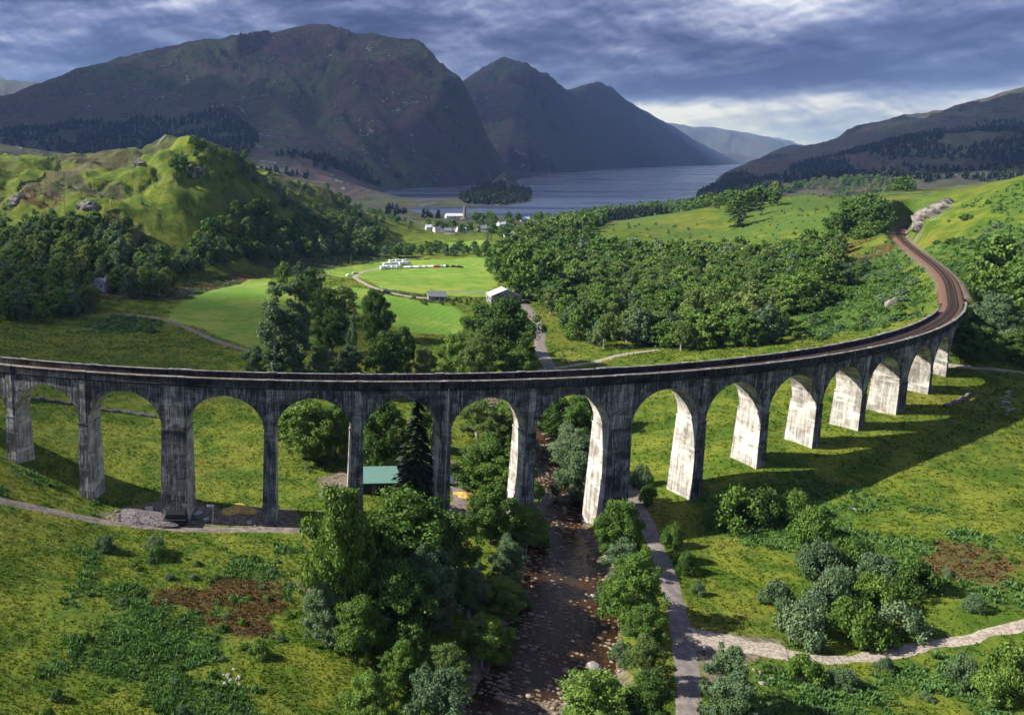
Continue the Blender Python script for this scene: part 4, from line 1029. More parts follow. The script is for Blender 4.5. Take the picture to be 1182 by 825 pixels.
HERO = [
 # the big clump below the left bank of the river
 ('oak', 388, 728, 566, 88, 'tall dark tree with upright crown at the left end of the riverside clump'),
 ('lime', 462, 690, 572, 128, 'broad sunlit round tree at the top of the riverside clump'),
 ('oak', 425, 705, 596, 84, 'dark tree between the tall upright tree and the broad sunlit tree'),
 ('oak', 512, 690, 592, 74, 'dark green tree at the river end of the big clump'),
 ('willow', 488, 722, 632, 70, 'blue green willow low in the middle of the riverside clump'),
 ('oak', 455, 745, 655, 92, 'shaded tree at the foot of the big riverside clump'),
 ('willow', 372, 742, 672, 46, 'small grey green tree at the left foot of the tall upright tree'),
 ('oak', 415, 765, 690, 60, 'small dark tree below the left side of the clump'),
 ('lime', 462, 796, 742, 52, 'small round green tree above the pale willow at the bottom edge'),
 ('birch', 518, 802, 745, 52, 'yellow green birch with rounded top near the bottom of the left bank'),
 ('willow', 505, 862, 772, 92, 'pale silvery willow at the bottom edge left of the river'),
 ('lime', 428, 840, 778, 58, 'mid green tree at the bottom edge left of the pale willow'),
 ('oak', 560, 765, 712, 62, 'dark bushy tree overhanging the left bank beside the bare branches'),
 ('oak', 578, 706, 668, 52, 'low dark tree on the left bank below the arches'),
 ('oak', 566, 628, 560, 58, 'dark tree at the foot of the pier left of the river'),
 ('oak', 604, 630, 584, 50, 'round dark tree on the left bank right against the river under the viaduct'),
 ('willow', 584, 668, 622, 38, 'small light green tree on the left bank below two dark trees'),
 ('willow', 540, 700, 655, 40, 'small green tree between the big clump and the river bank'),
 # seen through or just behind the arches
 ('lime', 560, 560, 510, 76, 'bright green tree seen through the arch left of the river'),
 ('lime', 592, 578, 532, 64, 'bright green tree behind the pier at the left river bank'),
 ('birch', 552, 512, 462, 48, 'brownish birch behind the footbridge in the arch'),
 ('oak', 592, 508, 462, 52, 'dark tree at the right end of the footbridge'),
 ('oak', 578, 520, 492, 34, 'dark bush like tree in front of the footbridge'),
 ('willow', 664, 580, 505, 58, 'tall grey green willow on the river bank inside the arch'),
 ('oak', 640, 506, 458, 56, 'dark tree behind the river bend in the arch'),
 ('oak', 682, 505, 452, 62, 'dark tree behind the right side of the river arch'),
 ('willow', 655, 538, 492, 44, 'light tree in the middle of the river arch'),
 ('willow', 688, 560, 510, 40, 'grey green tree against the white side of the pier right of the river'),
 ('spruce', 478, 592, 458, 62, 'tall dark spruce standing just behind the arches beside the green roofed shed'),
 ('oak', 440, 545, 462, 62, 'dark tree left of the tall spruce behind the arches'),
 ('oak', 352, 530, 460, 74, 'wide dark tree behind the arch right of the wide pier with the black trailer'),
 ('oak', 388, 528, 468, 54, 'dark tree against the left edge of the fifth pier'),
 ('oak', 322, 505, 476, 32, 'small dark tree seen at the left of the shaded arch'),
 ('oak', 500, 520, 455, 50, 'dark tree behind the top of the spruce'),
 # group in the fields behind the deck
 ('poplar', 318, 448, 326, 42, 'left one of two tall open poplars rising behind the deck'),
 ('poplar', 341, 446, 322, 40, 'right one of two tall open poplars rising behind the deck'),
 ('willow', 296, 436, 400, 31, 'low grey green willow at the left foot of the two poplars'),
 ('willow', 372, 446, 402, 35, 'grey green willow at the right foot of the poplars'),
 ('willow', 402, 444, 398, 35, 'rounded grey willow behind the deck between the poplars and the dark trees'),
 ('oak', 446, 446, 384, 46, 'dark tree behind the deck at the river meadow'),
 ('oak', 384, 408, 358, 45, 'dark tree in the middle of the field group'),
 ('oak', 432, 392, 336, 42, 'tall round dark tree at the right of the field group'),
 ('willow', 405, 430, 366, 12, 'slim pale poplar like tree inside the field group'),
 ('oak', 374, 376, 332, 40, 'green tree at the back of the field group'),
 ('birch', 396, 368, 330, 39, 'light green birch on the field edge behind the group'),
 ('oak', 358, 352, 310, 35, 'large round tree above the mown field'),
 ('oak', 327, 330, 303, 18, 'compact round tree at the corner of the mown field'),
 ('willow', 345, 324, 302, 15, 'small round tree behind the corner of the mown field'),
 ('oak', 465, 430, 378, 28, 'dark green tree on the brown slope right of the field group'),
 ('birch', 490, 446, 402, 28, 'thin birch on the brown slope behind the deck'),
 ('lime', 521, 440, 386, 40, 'bright yellow green tree left of the big dark oak'),
 ('birch', 549, 446, 384, 44, 'grey green birch in front of the big dark oak'),
 ('oak', 583, 424, 346, 76, 'big dark oak beside the white roofed barn'),
 ('oak', 553, 410, 352, 48, 'left shoulder of dark oak trees below the barn'),
 ('oak', 598, 442, 402, 46, 'low dark tree at the right foot of the big oak'),
 ('oak', 600, 345, 282, 56, 'huge dark tree at the near corner of the wood above the barn'),
 ('oak', 580, 322, 276, 44, 'dark tree at the field edge behind the barn'),
 ('oak', 625, 350, 290, 46, 'dark tree right of the road where it leaves the barn'),
 # right bank
 ('oak', 714, 650, 578, 50, 'dark tree below the pier at the right river bank'),
 ('willow', 716, 668, 622, 38, 'pale green willow between the river and the road'),
 ('lime', 726, 722, 642, 66, 'bright yellow green round tree between river and road'),
 ('oak', 742, 748, 700, 48, 'dark green tree just below the bright round tree'),
 ('birch', 746, 792, 738, 44, 'thin brownish birch on the right bank near the rocks'),
 ('lime', 690, 862, 782, 96, 'wide green tree at the bottom edge right of the river'),
 ('oak', 744, 846, 782, 56, 'dark tree at the bottom edge beside the road'),
 ('willow', 836, 818, 746, 46, 'grey green tree in the fork of road and gravel spur'),
 ('willow', 842, 866, 778, 62, 'grey green tree at the bottom edge right of the road'),
 # right hillside
 ('oak', 1148, 335, 272, 60, 'large dull green tree high on the right hillside'),
 ('oak', 1176, 372, 300, 60, 'large dark tree at the right edge above the meadow'),
 ('willow', 1142, 402, 340, 60, 'grey green tree at the foot of the right hillside'),
 ('oak', 1108, 418, 372, 44, 'dark tree against the end of the viaduct'),
 ('oak', 1128, 418, 378, 44, 'dark tree in the shade at the foot of the hillside'),
 ('oak', 1168, 418, 380, 40, 'dark tree at the right edge of the shaded meadow'),
 ('oak', 985, 268, 232, 34, 'large dark tree left of the railway cutting'),
 ('oak', 1008, 272, 238, 34, 'dark tree right against the railway cutting'),
 ('oak', 965, 274, 244, 26, 'smaller dark tree left of the cutting'),
 ('spruce', 852, 262, 226, 26, 'dark conifer standing alone beyond the sunny meadow'),
]
for a in HERO: hero(*a)
SHR = [
 ('shrub', 945, 662, 614, 52), ('darkshrub', 985, 652, 612, 52), ('shrub', 1012, 668, 634, 50), ('darkshrub', 1058, 684, 640, 56), ('shrub', 898, 702, 664, 44),
 ('shrub', 925, 738, 690, 60), ('darkshrub', 985, 738, 684, 66), ('shrub', 1040, 733, 692, 56), ('darkshrub', 1018, 706, 664, 50), ('shrub', 960, 702, 652, 46),
 ('shrub', 940, 712, 672, 46), ('darkshrub', 1010, 742, 706, 50), ('shrub', 968, 684, 645, 40), ('limeshrub', 1000, 690, 655, 34)]
for k, a in enumerate(SHR): hero(a[0], a[1], a[2], a[3], a[4], 'rounded grey green or dark bush in the dense thicket on the right meadow', 'bushes of the thicket on the right meadow')
SH2 = [
 ('limeshrub', 298, 756, 735, 26, 'single round bright green bush on the left foreground slope'),
 ('shrub', 180, 636, 616, 30, 'grey green bush just below the bend of the left track'),
 ('limeshrub', 182, 644, 626, 26, 'bright bush in front of the grey green bush below the track'),
 ('shrub', 122, 634, 614, 30, 'low bush below the track left of the rubble'),
 ('shrub', 66, 806, 790, 18, 'small bush low in the left foreground grass'),
 ('limeshrub', 56, 834, 814, 20, 'small pale bush at the bottom left edge'),
 ('limeshrub', 850, 604, 556, 70, 'wide bright green bush in front of the pier at the road'),
 ('darkshrub', 885, 602, 560, 60, 'dark bush in the shadow edge of the viaduct'),
 ('limeshrub', 915, 596, 558, 46, 'bright bush where the deck shadow ends'),
 ('limeshrub', 940, 624, 580, 52, 'bright yellow green bush above the thicket'),
 ('darkshrub', 775, 630, 598, 24, 'small dark bush right of the road below the pier'),
 ('darkshrub', 790, 660, 632, 30, 'dark bush right of the road in the deck shadow'),
 ('shrub', 806, 686, 668, 16, 'tiny bush beside the road above the gravel spur'),
 ('shrub', 1126, 704, 682, 26, 'single round bush right of the thicket'),
 ('limeshrub', 1138, 806, 770, 50, 'bright bush at the bottom right corner'),
 ('darkshrub', 1165, 792, 736, 54, 'dark bush at the right edge below the grassy track'),
 ('shrub', 1110, 790, 752, 40, 'grey green bush left of the dark corner bush'),
 ('limeshrub', 930, 784, 752, 44, 'bright bush just below the end of the gravel spur'),
 ('shrub', 1020, 772, 756, 22, 'small grey bush below the grassy track'),
 ('shrub', 975, 790, 768, 34, 'low green bush below the gravel spur among bracken'),
 ('shrub', 740, 560, 532, 26, 'small bush right of the wide pier'),
 ('darkshrub', 748, 580, 556, 26, 'dark bush between the wide pier and the road'),
 ('shrub', 700, 700, 668, 30, 'low grey green bush at the water edge on the right bank'),
 ('shrub', 718, 762, 736, 30, 'low bush among pale rocks on the right bank'),
 ('darkshrub', 622, 628, 600, 26, 'dark bush at the water edge under the viaduct'),
 ('shrub', 600, 700, 674, 28, 'bush leaning over the water on the left bank')]
for a in SH2: hero(*a)
def dead(px, by, ty, label):
    x, y, z = hit(px, by); h = at_d(px, ty, y)[2]-z
    e = empty('dead_tree', (x, y, z), prng.uniform(0, 6)); tag(e, label, 'dead tree'); bare(int(px), h).build('branches', M_DEADWOOD, e)
dead(545, 742, 690, 'bare pale dead tree leaning over the left bank in front of the big clump')
dead(556, 770, 724, 'bare branches of a dead tree above the dark water')
dead(352, 545, 528, 'bare grey stump with branches beside the track right of the fourth pier')
dead(362, 735, 650, 'bare grey tree at the left side of the big clump')
dead(607, 640, 600, 'thin bare tree in front of the round dark tree on the left bank')
# ---- woods: polygons on the ground filled with trees
def inside_pts(poly, spacing, seed, holes=()):
    P = np.array(poly); x0, y0 = P.min(0); x1, y1 = P.max(0); rs = np.random.RandomState(seed)
    X, Y = np.meshgrid(np.arange(x0, x1, spacing), np.arange(y0, y1, spacing)); X = X.ravel(); Y = Y.ravel()
    X = X+rs.uniform(-0.48, 0.48, X.shape)*spacing; Y = Y+rs.uniform(-0.48, 0.48, Y.shape)*spacing
    m = poly_sd(X, Y, [tuple(p) for p in P]) > 0
    for h in holes: m &= poly_sd(X, Y, h) < 0
    X, Y = X[m], Y[m]
    d, t = seg_dist(X, Y, RIVER); m = d > river_w(t)+2.5
    for R_, wd in ROADS:
        dd, _ = seg_dist(X, Y, R_); m &= dd > wd+1.8
    dd, _ = seg_dist(X, Y, RAILX); m &= ~((dd < 7)&(X > 195))
    th = np.arctan2(X-VX, VY-Y); rr = np.hypot(X-VX, Y-VY)-VR
    m &= ~((np.abs(rr) < 7)&(th < 1.0)&(th > -0.9))
    return X[m], Y[m]
MEADOW = hits([(690,288),(700,262),(760,258),(860,262),(868,276),(862,290),(780,292)])
HILLOCK = hits([(866,286),(866,262),(900,238),(960,224),(1045,232),(1040,246),(960,258),(920,280)])
WOODS = [
 # poly, holes, spacing, height range, kinds, label, group
 (hits([(622,346),(640,372),(664,394),(700,404),(760,405),(835,404),(884,398),(905,380),(934,356),(950,335),(968,312),(975,292),(950,282),(905,292),(862,298),(780,296),(690,292),(672,274),(690,262),(700,250),(650,258),(600,272),(575,292),(580,322),(600,336)]), [MEADOW],
  8.2, (6.5, 15), ['oak', 'birch', 'oak', 'willow', 'birch', 'oak', 'lime', 'birch'], 'tree of the dense mixed wood right of the valley road behind the viaduct', 'trees of the mixed wood right of the valley road'),
 (hits([(0,374),(50,372),(104,364),(112,345),(98,336),(128,330),(150,350),(192,342),(204,318),(250,309),(300,302),(330,300),(400,297),(432,290),(446,280),(420,268),(380,258),(330,262),(300,246),(270,250),(250,265),(230,272),(222,300),(160,300),(150,262),(60,262),(0,262)]), [],
  8.0, (8, 13), ['birch', 'willow', 'oak', 'birch', 'oak'], 'grey green tree of the wood below the green knoll left of the fields', 'trees of the wood below the knoll'),
 (hits([(150,300),(222,300),(232,272),(150,264)]), [], 17, (4, 7), ['birch', 'oak'], 'scattered small tree on the brown slope above the left wood', 'scattered trees on the brown slope'),
 (hits([(470,262),(470,272),(520,278),(570,280),(600,282),(660,266),(680,252),(650,251),(600,253),(560,252)]), [], 26, (8, 12), ['oak', 'birch', 'spruce', 'oak'], 'dark tree among the village houses near the loch shore', 'trees between the village houses'),
 (hits([(400,296),(440,290),(500,288),(566,291),(568,297),(500,296),(440,299),(400,302)]), [], 12, (6, 9), ['oak', 'willow'], 'tree in the hedge line behind the parked cars', 'trees of the hedge line behind the parked cars'),
 (hits([(192,214),(250,216),(300,214),(296,198),(262,176),(232,166),(205,176),(196,196)]), [], 7.5, (4, 7.5), ['oak', 'birch'], 'low tree on the shaded side of the green knoll', 'low trees on the side of the knoll'),
 (hits([(300,232),(340,250),(372,256),(440,268),(470,262),(430,244),(370,222),(330,208),(306,212)]), [], 14, (4, 8), ['oak', 'birch', 'willow'], 'low tree on the ridge that runs down to the loch', 'low trees on the ridge towards the loch'),
 (hits([(690,262),(700,252),(760,246),(830,248),(866,256),(895,240),(880,228),(820,236),(740,240),(680,246)]), [], 13, (9, 14), ['oak', 'birch', 'oak', 'spruce'], 'dark tree of the belt beyond the sunny meadow', 'trees of the belt beyond the meadow'),
 (hits([(955,268),(1020,272),(1024,248),(996,240),(960,250)]), [], 9, (6, 10), ['oak', 'oak', 'birch'], 'dark tree of the clump left of the railway cutting', 'trees of the clump at the railway cutting'),
 (hits([(1098,322),(1128,345),(1130,400),(1182,408),(1240,400),(1240,300),(1182,290),(1130,290)]), [], 10.5, (5, 9), ['oak', 'willow', 'lime', 'oak'], 'tree on the overgrown hillside right of the railway curve', 'trees on the hillside right of the railway'),
 (hits([(900,224),(960,220),(1050,226),(1060,214),(1000,208),(930,212)]), [], 17, (10, 15), ['oak', 'birch', 'birch'], 'tree of the row behind the green hillock', 'trees of the row behind the hillock'),
 (hits([(905,392),(930,362),(958,336),(975,300),(1000,302),(985,340),(960,365),(930,388)]), [], 9, (4, 7), ['willow', 'oak'], 'small tree on the slope inside the railway curve', 'small trees inside the railway curve'),
]
cand = []
for wi, (poly, holes, sp, hr, kd, lb, gp) in enumerate(WOODS):
    X, Y = inside_pts(poly, sp, 300+wi, holes); rs = np.random.RandomState(wi)
    for x, y in zip(X, Y):
        if any((x-a)**2+(y-b)**2 < (c*0.8)**2 for a, b, c in FOOT): continue
        h = rs.uniform(*hr); kk = kd[rs.randint(len(kd))]; cand.append((math.hypot(x, y), x, y, h, kk, lb, gp, wi))
cand.sort(key=lambda c: c[0]-(c[3]*6))
CZ = terrain(np.array([c[1] for c in cand]), np.array([c[2] for c in cand]))
quota = {}; rest = {}
for c, z in zip(cand, CZ):
    d, x, y, h, kk, lb, gp, wi = c
    nm = NAMES[kk][0]; quota.setdefault(nm, 0)
    if quota[nm] < 190 and d < 1000:
        quota[nm] += 1
        w_ = h*{'oak': 1.0, 'birch': 0.66, 'willow': 0.85, 'lime': 0.95, 'spruce': 0.45}[kk]*prng.uniform(0.85, 1.15)
        sp_ = {'oak': 'dark broadleaf', 'birch': 'light grey birch', 'willow': 'grey green rounded', 'lime': 'bright green', 'spruce': 'dark conifer'}[kk]
        plant(kk, x, y, h, w_, sp_+' '+lb.replace('dark tree', 'tree').replace('grey green tree', 'tree').replace('mixed ', ''), sp_+' '+gp, z, 'mid' if d < 520 else 'low')
    else: rest.setdefault(wi if wi < 2 else 9, []).append((x, y, z, h, kk))
print('woods', len(cand), quota, {k: len(v) for k, v in rest.items()})
def merged(name, items, label, cat, mats_of, lod_of):
    """one object of many plants: vertices of the prototypes, moved and scaled"""
    for mat_ in [None]:
        Vs, Fs, Ts, Ms = [], [], [], []; base = 0; mats = []; rs = np.random.RandomState(5)
        for (x, y, z, h, kk) in items:
            pr = PROTO[(kk, lod_of(kk, x, y))]; cm, tm, ph, pw, (V, F, T) = pr[rs.randint(len(pr))]
            wr = {'oak': 1.0, 'birch': 0.66, 'willow': 0.85, 'lime': 0.95, 'spruce': 0.42}.get(kk, 1.0)*h/pw*rs.uniform(0.85, 1.15)
            a = rs.rand()*2*PI; ca, sa = math.cos(a)*wr, math.sin(a)*wr
            W = np.stack([V[:, 0]*ca-V[:, 1]*sa+x, V[:, 0]*sa+V[:, 1]*ca+y, V[:, 2]*h/ph+z], 1)
            m = mats_of(kk)
            if m not in mats: mats.append(m)
            Vs.append(W); Fs.append(F+base); base += len(V); Ts.append(np.clip(T*0.7+rs.uniform(-0.05, 0.55), 0, 1)); Ms.append(np.full(len(F), mats.index(m)))
        o = mesh_np(name, np.concatenate(Vs), np.concatenate(Fs), attrs={'tint': np.concatenate(Ts)}, mats=mats, midx=np.concatenate(Ms))
        tag(o, label, cat, kind='stuff')
LEAFM = {'oak': M_OAK, 'birch': M_BIRCH, 'willow': M_WILLOW, 'lime': M_LIME, 'spruce': M_SPRUCE}
WN = {0: ('wood_canopy', 'dense mixed wood filling the rise between the valley road and the railway'), 1: ('left_wood', ''), 9: ('far_woodland', 'dark woodland along the loch and beyond the meadow')}
if 0 in rest: merged('wood_canopy', rest[0], 'dense mixed wood filling the rise between the valley road and the railway', 'wood', lambda k: LEAFM[k], lambda k, x, y: 'mid' if math.hypot(x, y) < 430 and k != 'spruce' else 'low')
if 1 in rest: merged('birch_wood', rest[1], 'grey green wood filling the slope below the green knoll', 'wood', lambda k: LEAFM[k], lambda k, x, y: 'low')
if 9 in rest: merged('village_wood', rest[9], 'dark scattered woodland between the meadow and the loch', 'wood', lambda k: LEAFM[k], lambda k, x, y: 'low')
# ---- far woods on the mountain feet, read as one mass each
rs = np.random.RandomState(9); tiny = []
for v in range(3):
    V = []; F = []; T = []
    for k in range(9):
        a = rs.rand()*2*PI; q = rs.rand(); r = 3.2*(1-q*0.85); c0 = np.array([r*0.6*math.cos(a), r*0.6*math.sin(a), 2+12*q]); u = rs.normal(size=3)*2.0; w_ = rs.normal(size=3)*2.0; u[2] *= 1.6
        b = len(V); V += [c0-u*0.8, c0+w_*0.8, c0+u*0.8, c0-w_*0.8]; F.append((b, b+1, b+2, b+3)); T += [rs.rand()]*4
    for k in range(3):
        a = k*PI/3; b = len(V); V += [(-3.2*math.cos(a), -3.2*math.sin(a), 0), (3.2*math.cos(a), 3.2*math.sin(a), 0), (0.9*math.cos(a), 0.9*math.sin(a), 15), (-0.9*math.cos(a), -0.9*math.sin(a), 15)]; F.append((b, b+1, b+2, b+3)); T += [0.3]*4
    tiny.append((np.array(V, float), np.array(F), np.array(T)))
def far_hit(px, py):
    r = ray(px, py); s_ = np.geomspace(1000, 30000, 900); X = r[0]*s_; Y = r[1]*s_; g = terrain(X, Y, False); b = np.nonzero(CAM_H+r[2]*s_ < g)[0]
    i = b[0] if len(b) else 0
    return (X[i], Y[i])
def far_wood(name, px, spacing, label, hs=1.0, holes=(), seed=1):
    P = [far_hit(*a) for a in px]; H = [[far_hit(*a) for a in h] for h in holes]; X, Y = inside_pts(P, spacing, seed, H)
    n1 = fbm(X, Y, spacing*9, 3, seed)
    m = n1 > -0.28; X, Y = X[m], Y[m]; Z = terrain(X, Y); m = (Z > LAKE_Z+0.8)&(np.hypot(X, Y) > 960); X, Y, Z = X[m], Y[m], Z[m]
    rs = np.random.RandomState(seed); Vs, Fs, Ts = [], [], []; b = 0
    for x, y, z in zip(X, Y, Z):
        V, F, T = tiny[rs.randint(3)]; s_ = hs*rs.uniform(0.7, 1.25)*spacing/11; a = rs.rand()*6; ca, sa = math.cos(a)*s_, math.sin(a)*s_
        Vs.append(np.stack([V[:, 0]*ca-V[:, 1]*sa+x, V[:, 0]*sa+V[:, 1]*ca+y, V[:, 2]*hs*rs.uniform(0.7, 1.2)+z-1], 1)); Fs.append(F+b); b += len(V); Ts.append(np.full(len(V), rs.rand()))
    if not Vs: return
    o = mesh_np(name, np.concatenate(Vs), np.concatenate(Fs), M_FARF, attrs={'tint': np.concatenate(Ts)}); tag(o, label, 'wood', kind='stuff'); print(name, len(X))
far_wood('conifer_plantation', [(0,152),(80,140),(200,142),(290,146),(300,165),(285,182),(200,172),(130,176),(60,168),(0,168)], 16, 'dark conifer plantation along the foot of the big left mountain', 1.0, seed=3)
far_wood('mountain_foot_wood', [(290,185),(330,176),(420,190),(470,205),(440,214),(360,208),(300,200)], 17, 'dark wood at the foot of the mountain behind the knoll', 0.9, seed=4)
far_wood('peninsula_wood', [(534,236),(530,229),(548,220),(572,214),(598,215),(615,224),(613,233),(585,237)], 10.5, 'dark pine wood covering the small peninsula in the loch', 0.95, seed=5)
far_wood('hillside_forest', [(900,214),(912,196),(950,182),(1000,170),(1050,158),(1080,150),(1120,146),(1200,140),(1200,212),(1120,216),(1060,212),(1000,206),(950,208)], 17, 'large dark conifer forest on the flank of the right mountain', 1.0, [[(1085,166),(1090,156),(1130,151),(1158,158),(1130,168),(1100,173)]], 6)
far_wood('shore_wood', [(795,240),(795,231),(812,222),(830,212),(838,203),(870,205),(905,214),(900,232),(870,240),(830,246)], 12.5, 'dark wood on the headland at the right shore of the loch', 0.95, seed=7)
far_wood('loch_side_wood', [(640,252),(700,249),(770,245),(795,240),(790,252),(720,258),(650,260)], 12, 'dark trees along the near shore of the loch', 0.9, seed=8)
far_wood('bay_wood', [(450,240),(480,248),(520,252),(470,256),(440,250)], 14, 'dark trees along the shore at the foot of the ridge', 0.7, seed=18)
# ---- shrubs scattered on slopes
SCRUB = [
 (hits([(900,395),(930,365),(975,310),(1040,300),(1078,335),(1075,360),(1010,384),(950,398)]), 6.5, (1.2, 3.0), ['limeshrub', 'shrub', 'darkshrub'], 'bush on the fern slope inside the railway curve', 'bushes inside the railway curve'),
 (hits([(1100,318),(1062,292),(1075,272),(1110,240),(1182,215),(1260,210),(1260,300),(1160,320)]), 8.5, (1.4, 3.4), ['limeshrub', 'shrub', 'darkshrub'], 'bush on the upper right hillside above the railway', 'bushes on the right hillside'),
 (hits([(0,262),(150,262),(200,262),(300,248),(360,262),(420,268),(380,240),(300,225),(200,225),(120,205),(0,200)]), 19, (1.2, 3.4), ['darkshrub', 'shrub', 'darkshrub'], 'dark bush dotted over the grassy side of the knoll', 'bushes on the grassy knoll'),
 (hits([(100,374),(145,362),(192,372),(180,384),(110,382)]), 4.2, (1.4, 2.2), ['shrub', 'shrub', 'darkshrub'], 'grey green rhododendron bush on the mound beside the field track', 'bushes on the mound beside the field track'),
 (hits([(620,425),(660,404),(720,404),(830,404),(800,412),(700,424),(650,434)]), 9, (0.9, 1.8), ['limeshrub', 'shrub'], 'low bush on the rough bank between the wood and the deck', 'low bushes between the wood and the deck'),
 (hits([(470,345),(560,345),(570,352),(480,352)]), 5.5, (1.5, 2.5), ['darkshrub'], 'dark bush of the hedge along the car park meadow', 'bushes of the hedge at the meadow'),
 (hits([(655,600),(690,640),(735,700),(770,800),(745,825),(700,740),(690,650)]), 4.6, (0.8, 1.8), ['limeshrub', 'shrub', 'darkshrub'], 'small bush in the strip between the river and the road', 'small bushes between river and road'),
 (hits([(540,640),(600,640),(580,720),(570,780),(520,790),(540,720)]), 4.4, (0.9, 2.0), ['darkshrub', 'shrub'], 'small dark bush on the left river bank', 'small bushes on the left river bank'),
 (hits([(530,600),(600,610),(600,570),(640,560),(640,535),(600,540),(540,560)]), 6, (1.0, 2.4), ['darkshrub', 'limeshrub', 'shrub'], 'small bush around the pier left of the river', 'small bushes around the pier at the river'),
 (hits([(150,640),(335,640),(345,735),(300,745),(250,825),(120,825),(80,735)]), 5.2, (0.6, 1.3), ['limeshrub', 'shrub', 'darkshrub'], 'low bush standing in the bracken of the left foreground slope', 'low bushes in the left foreground bracken'),
 (hits([(880,768),(1182,768),(1182,825),(900,825)]), 5.0, (0.6, 1.4), ['limeshrub', 'limeshrub', 'shrub'], 'low bush in the bracken below the grassy track at the lower right', 'low bushes in the lower right bracken'),
 (hits([(1000,600),(1182,628),(1182,690),(1060,655)]), 5.2, (0.6, 1.3), ['darkshrub', 'shrub', 'limeshrub'], 'low bush in the band of bracken on the right meadow', 'low bushes in the bracken band on the right meadow'),
 (hits([(690,288),(700,262),(760,258),(860,262),(868,276),(862,290),(780,292)]), 13, (1.0, 2.6), ['darkshrub', 'shrub', 'limeshrub'], 'bush on the sunny meadow above the wood', 'bushes on the meadow above the wood'),
 (hits([(866,286),(866,262),(900,238),(960,224),(1045,232),(1040,246),(960,258),(920,280)]), 11, (1.0, 2.6), ['darkshrub', 'shrub', 'limeshrub'], 'bush on the green hillock beyond the wood', 'bushes on the green hillock'),
]
ns = 0; restsh = []; SCRUB = SCRUB[9:12]+SCRUB[3:4]+SCRUB[6:9]+SCRUB[:3]+SCRUB[4:6]+SCRUB[12:]
for si, (poly, sp, hr, kd, lb, gp) in enumerate(SCRUB):
    X, Y = inside_pts(poly, sp, 700+si); rs = np.random.RandomState(si+40)
    m = (rs.rand(len(X)) < 0.85)&((fbm(X, Y, 26, 3, 60+si) > -0.12)|(sp < 7)); X, Y = X[m], Y[m]
    if not len(X): continue
    Z = terrain(X, Y)
    for x, y, z in zip(X, Y, Z):
        if ns >= 250:
            h = rs.uniform(*hr); restsh.append((x, y, z, h, kd[rs.randint(len(kd))])); continue
        ns += 1
        h = rs.uniform(*hr); plant(kd[rs.randint(len(kd))], x, y, h, h*rs.uniform(1.5, 2.3), lb, gp, z, 'mid' if math.hypot(x, y) > 190 else 'hi')
if restsh:
    LEAFM.update({'shrub': M_WILLOW, 'limeshrub': M_LIME, 'darkshrub': M_OAK})
    merged('hillside_scrub', restsh, 'low bushes and scrub covering the hillsides', 'scrub', lambda k: LEAFM[k], lambda k, x, y: 'mid')
# ---- ferns and grass tufts
def scatter_polar(n, r0, r1, a0, a1, seed):
    rs = np.random.RandomState(seed); r = r0*(r1/r0)**rs.rand(n); a = rs.uniform(a0, a1, n); return r*np.sin(a), r*np.cos(a), r, rs
def clear_of(X, Y, extra=0.0):
    d, t = seg_dist(X, Y, RIVER); m = d > river_w(t)+1.0
    for R_, wd in ROADS:
        dd, _ = seg_dist(X, Y, R_); m &= dd > wd*0.72+0.15+extra
    dd, _ = seg_dist(X, Y, RAILX); m &= ~((dd < 4.6)&(X > 195))
    th = np.arctan2(X-VX, VY-Y); rr = np.hypot(X-VX, Y-VY)-VR
    for j in range(J0, J1+1): m &= ~((np.abs(rr) < 4.0)&(np.abs(th-pier_th(j)) < (halfw(j)+0.8)/VR))
    return m
def tufts(name, X, Y, S, H, blades, mat, seed, label, cat, spread=0.5, extra_tint=0.0, zon=True):
    n = len(X); Z = terrain(X, Y); rs = np.random.RandomState(seed)
    Vs = []
    for k in range(blades):
        a = rs.rand(n)*2*PI; lean = rs.uniform(0.2, 1.0, n)*S*spread; w_ = S*rs.uniform(0.25, 0.5, n); h = H*rs.uniform(0.55, 1.15, n)
        ox = rs.normal(size=n)*S*0.30; oy = rs.normal(size=n)*S*0.30
        bx, by = X+ox, Y+oy; px_, py_ = -np.sin(a)*w_, np.cos(a)*w_; lx, ly = np.cos(a)*lean, np.sin(a)*lean
        Vs.append(np.stack([np.stack([bx-px_*0.5, by-py_*0.5, Z-0.06], 1), np.stack([bx+px_*0.5, by+py_*0.5, Z-0.06], 1), np.stack([bx+px_*0.35+lx, by+py_*0.35+ly, Z+h], 1), np.stack([bx-px_*0.35+lx*0.8, by-py_*0.35+ly*0.8, Z+h*0.85], 1)], 1))
    V = np.stack(Vs, 1).reshape(-1, 3); F = np.arange(len(V)).reshape(-1, 4)
    T = np.repeat(np.clip(rs.rand(n)*0.8+0.1+extra_tint, 0, 1), blades*4)
    at = {'tint': T}
    if zon:
        za, zb = zones(X, Y); at['zone_a'] = np.repeat(za, blades*4, 0); at['zone_b'] = np.repeat(zb, blades*4, 0)
    o = mesh_np(name, V, F, mat, attrs=at); tag(o, label, cat, kind='stuff')
X, Y, r, rs = scatter_polar(105000, 84, 480, -0.36, 0.84, 11); za, zb = zones(X, Y)
m = clear_of(X, Y)&(za[:, 0] < 0.4)&(zb[:, 0] < 0.5)&(rs.rand(len(X)) < 0.55+0.9*(fbm(X, Y, 9, 3, 71)+0.3)); X, Y, r = X[m], Y[m], r[m]
tufts('grass', X, Y, 0.30+r*0.0016, 0.12+r*0.0008, 3, M_TUFT, 12, 'rough yellow green tussocky grass over the slopes and meadows', 'grass')
X, Y, r, rs = scatter_polar(115000, 84, 620, -0.36, 0.84, 13); za, zb = zones(X, Y); fernp = np.maximum(za[:, 1], zb[:, 2]*0.7)
isrust = zb[:, 2] > 0.35+0.25*rs.rand(len(X))
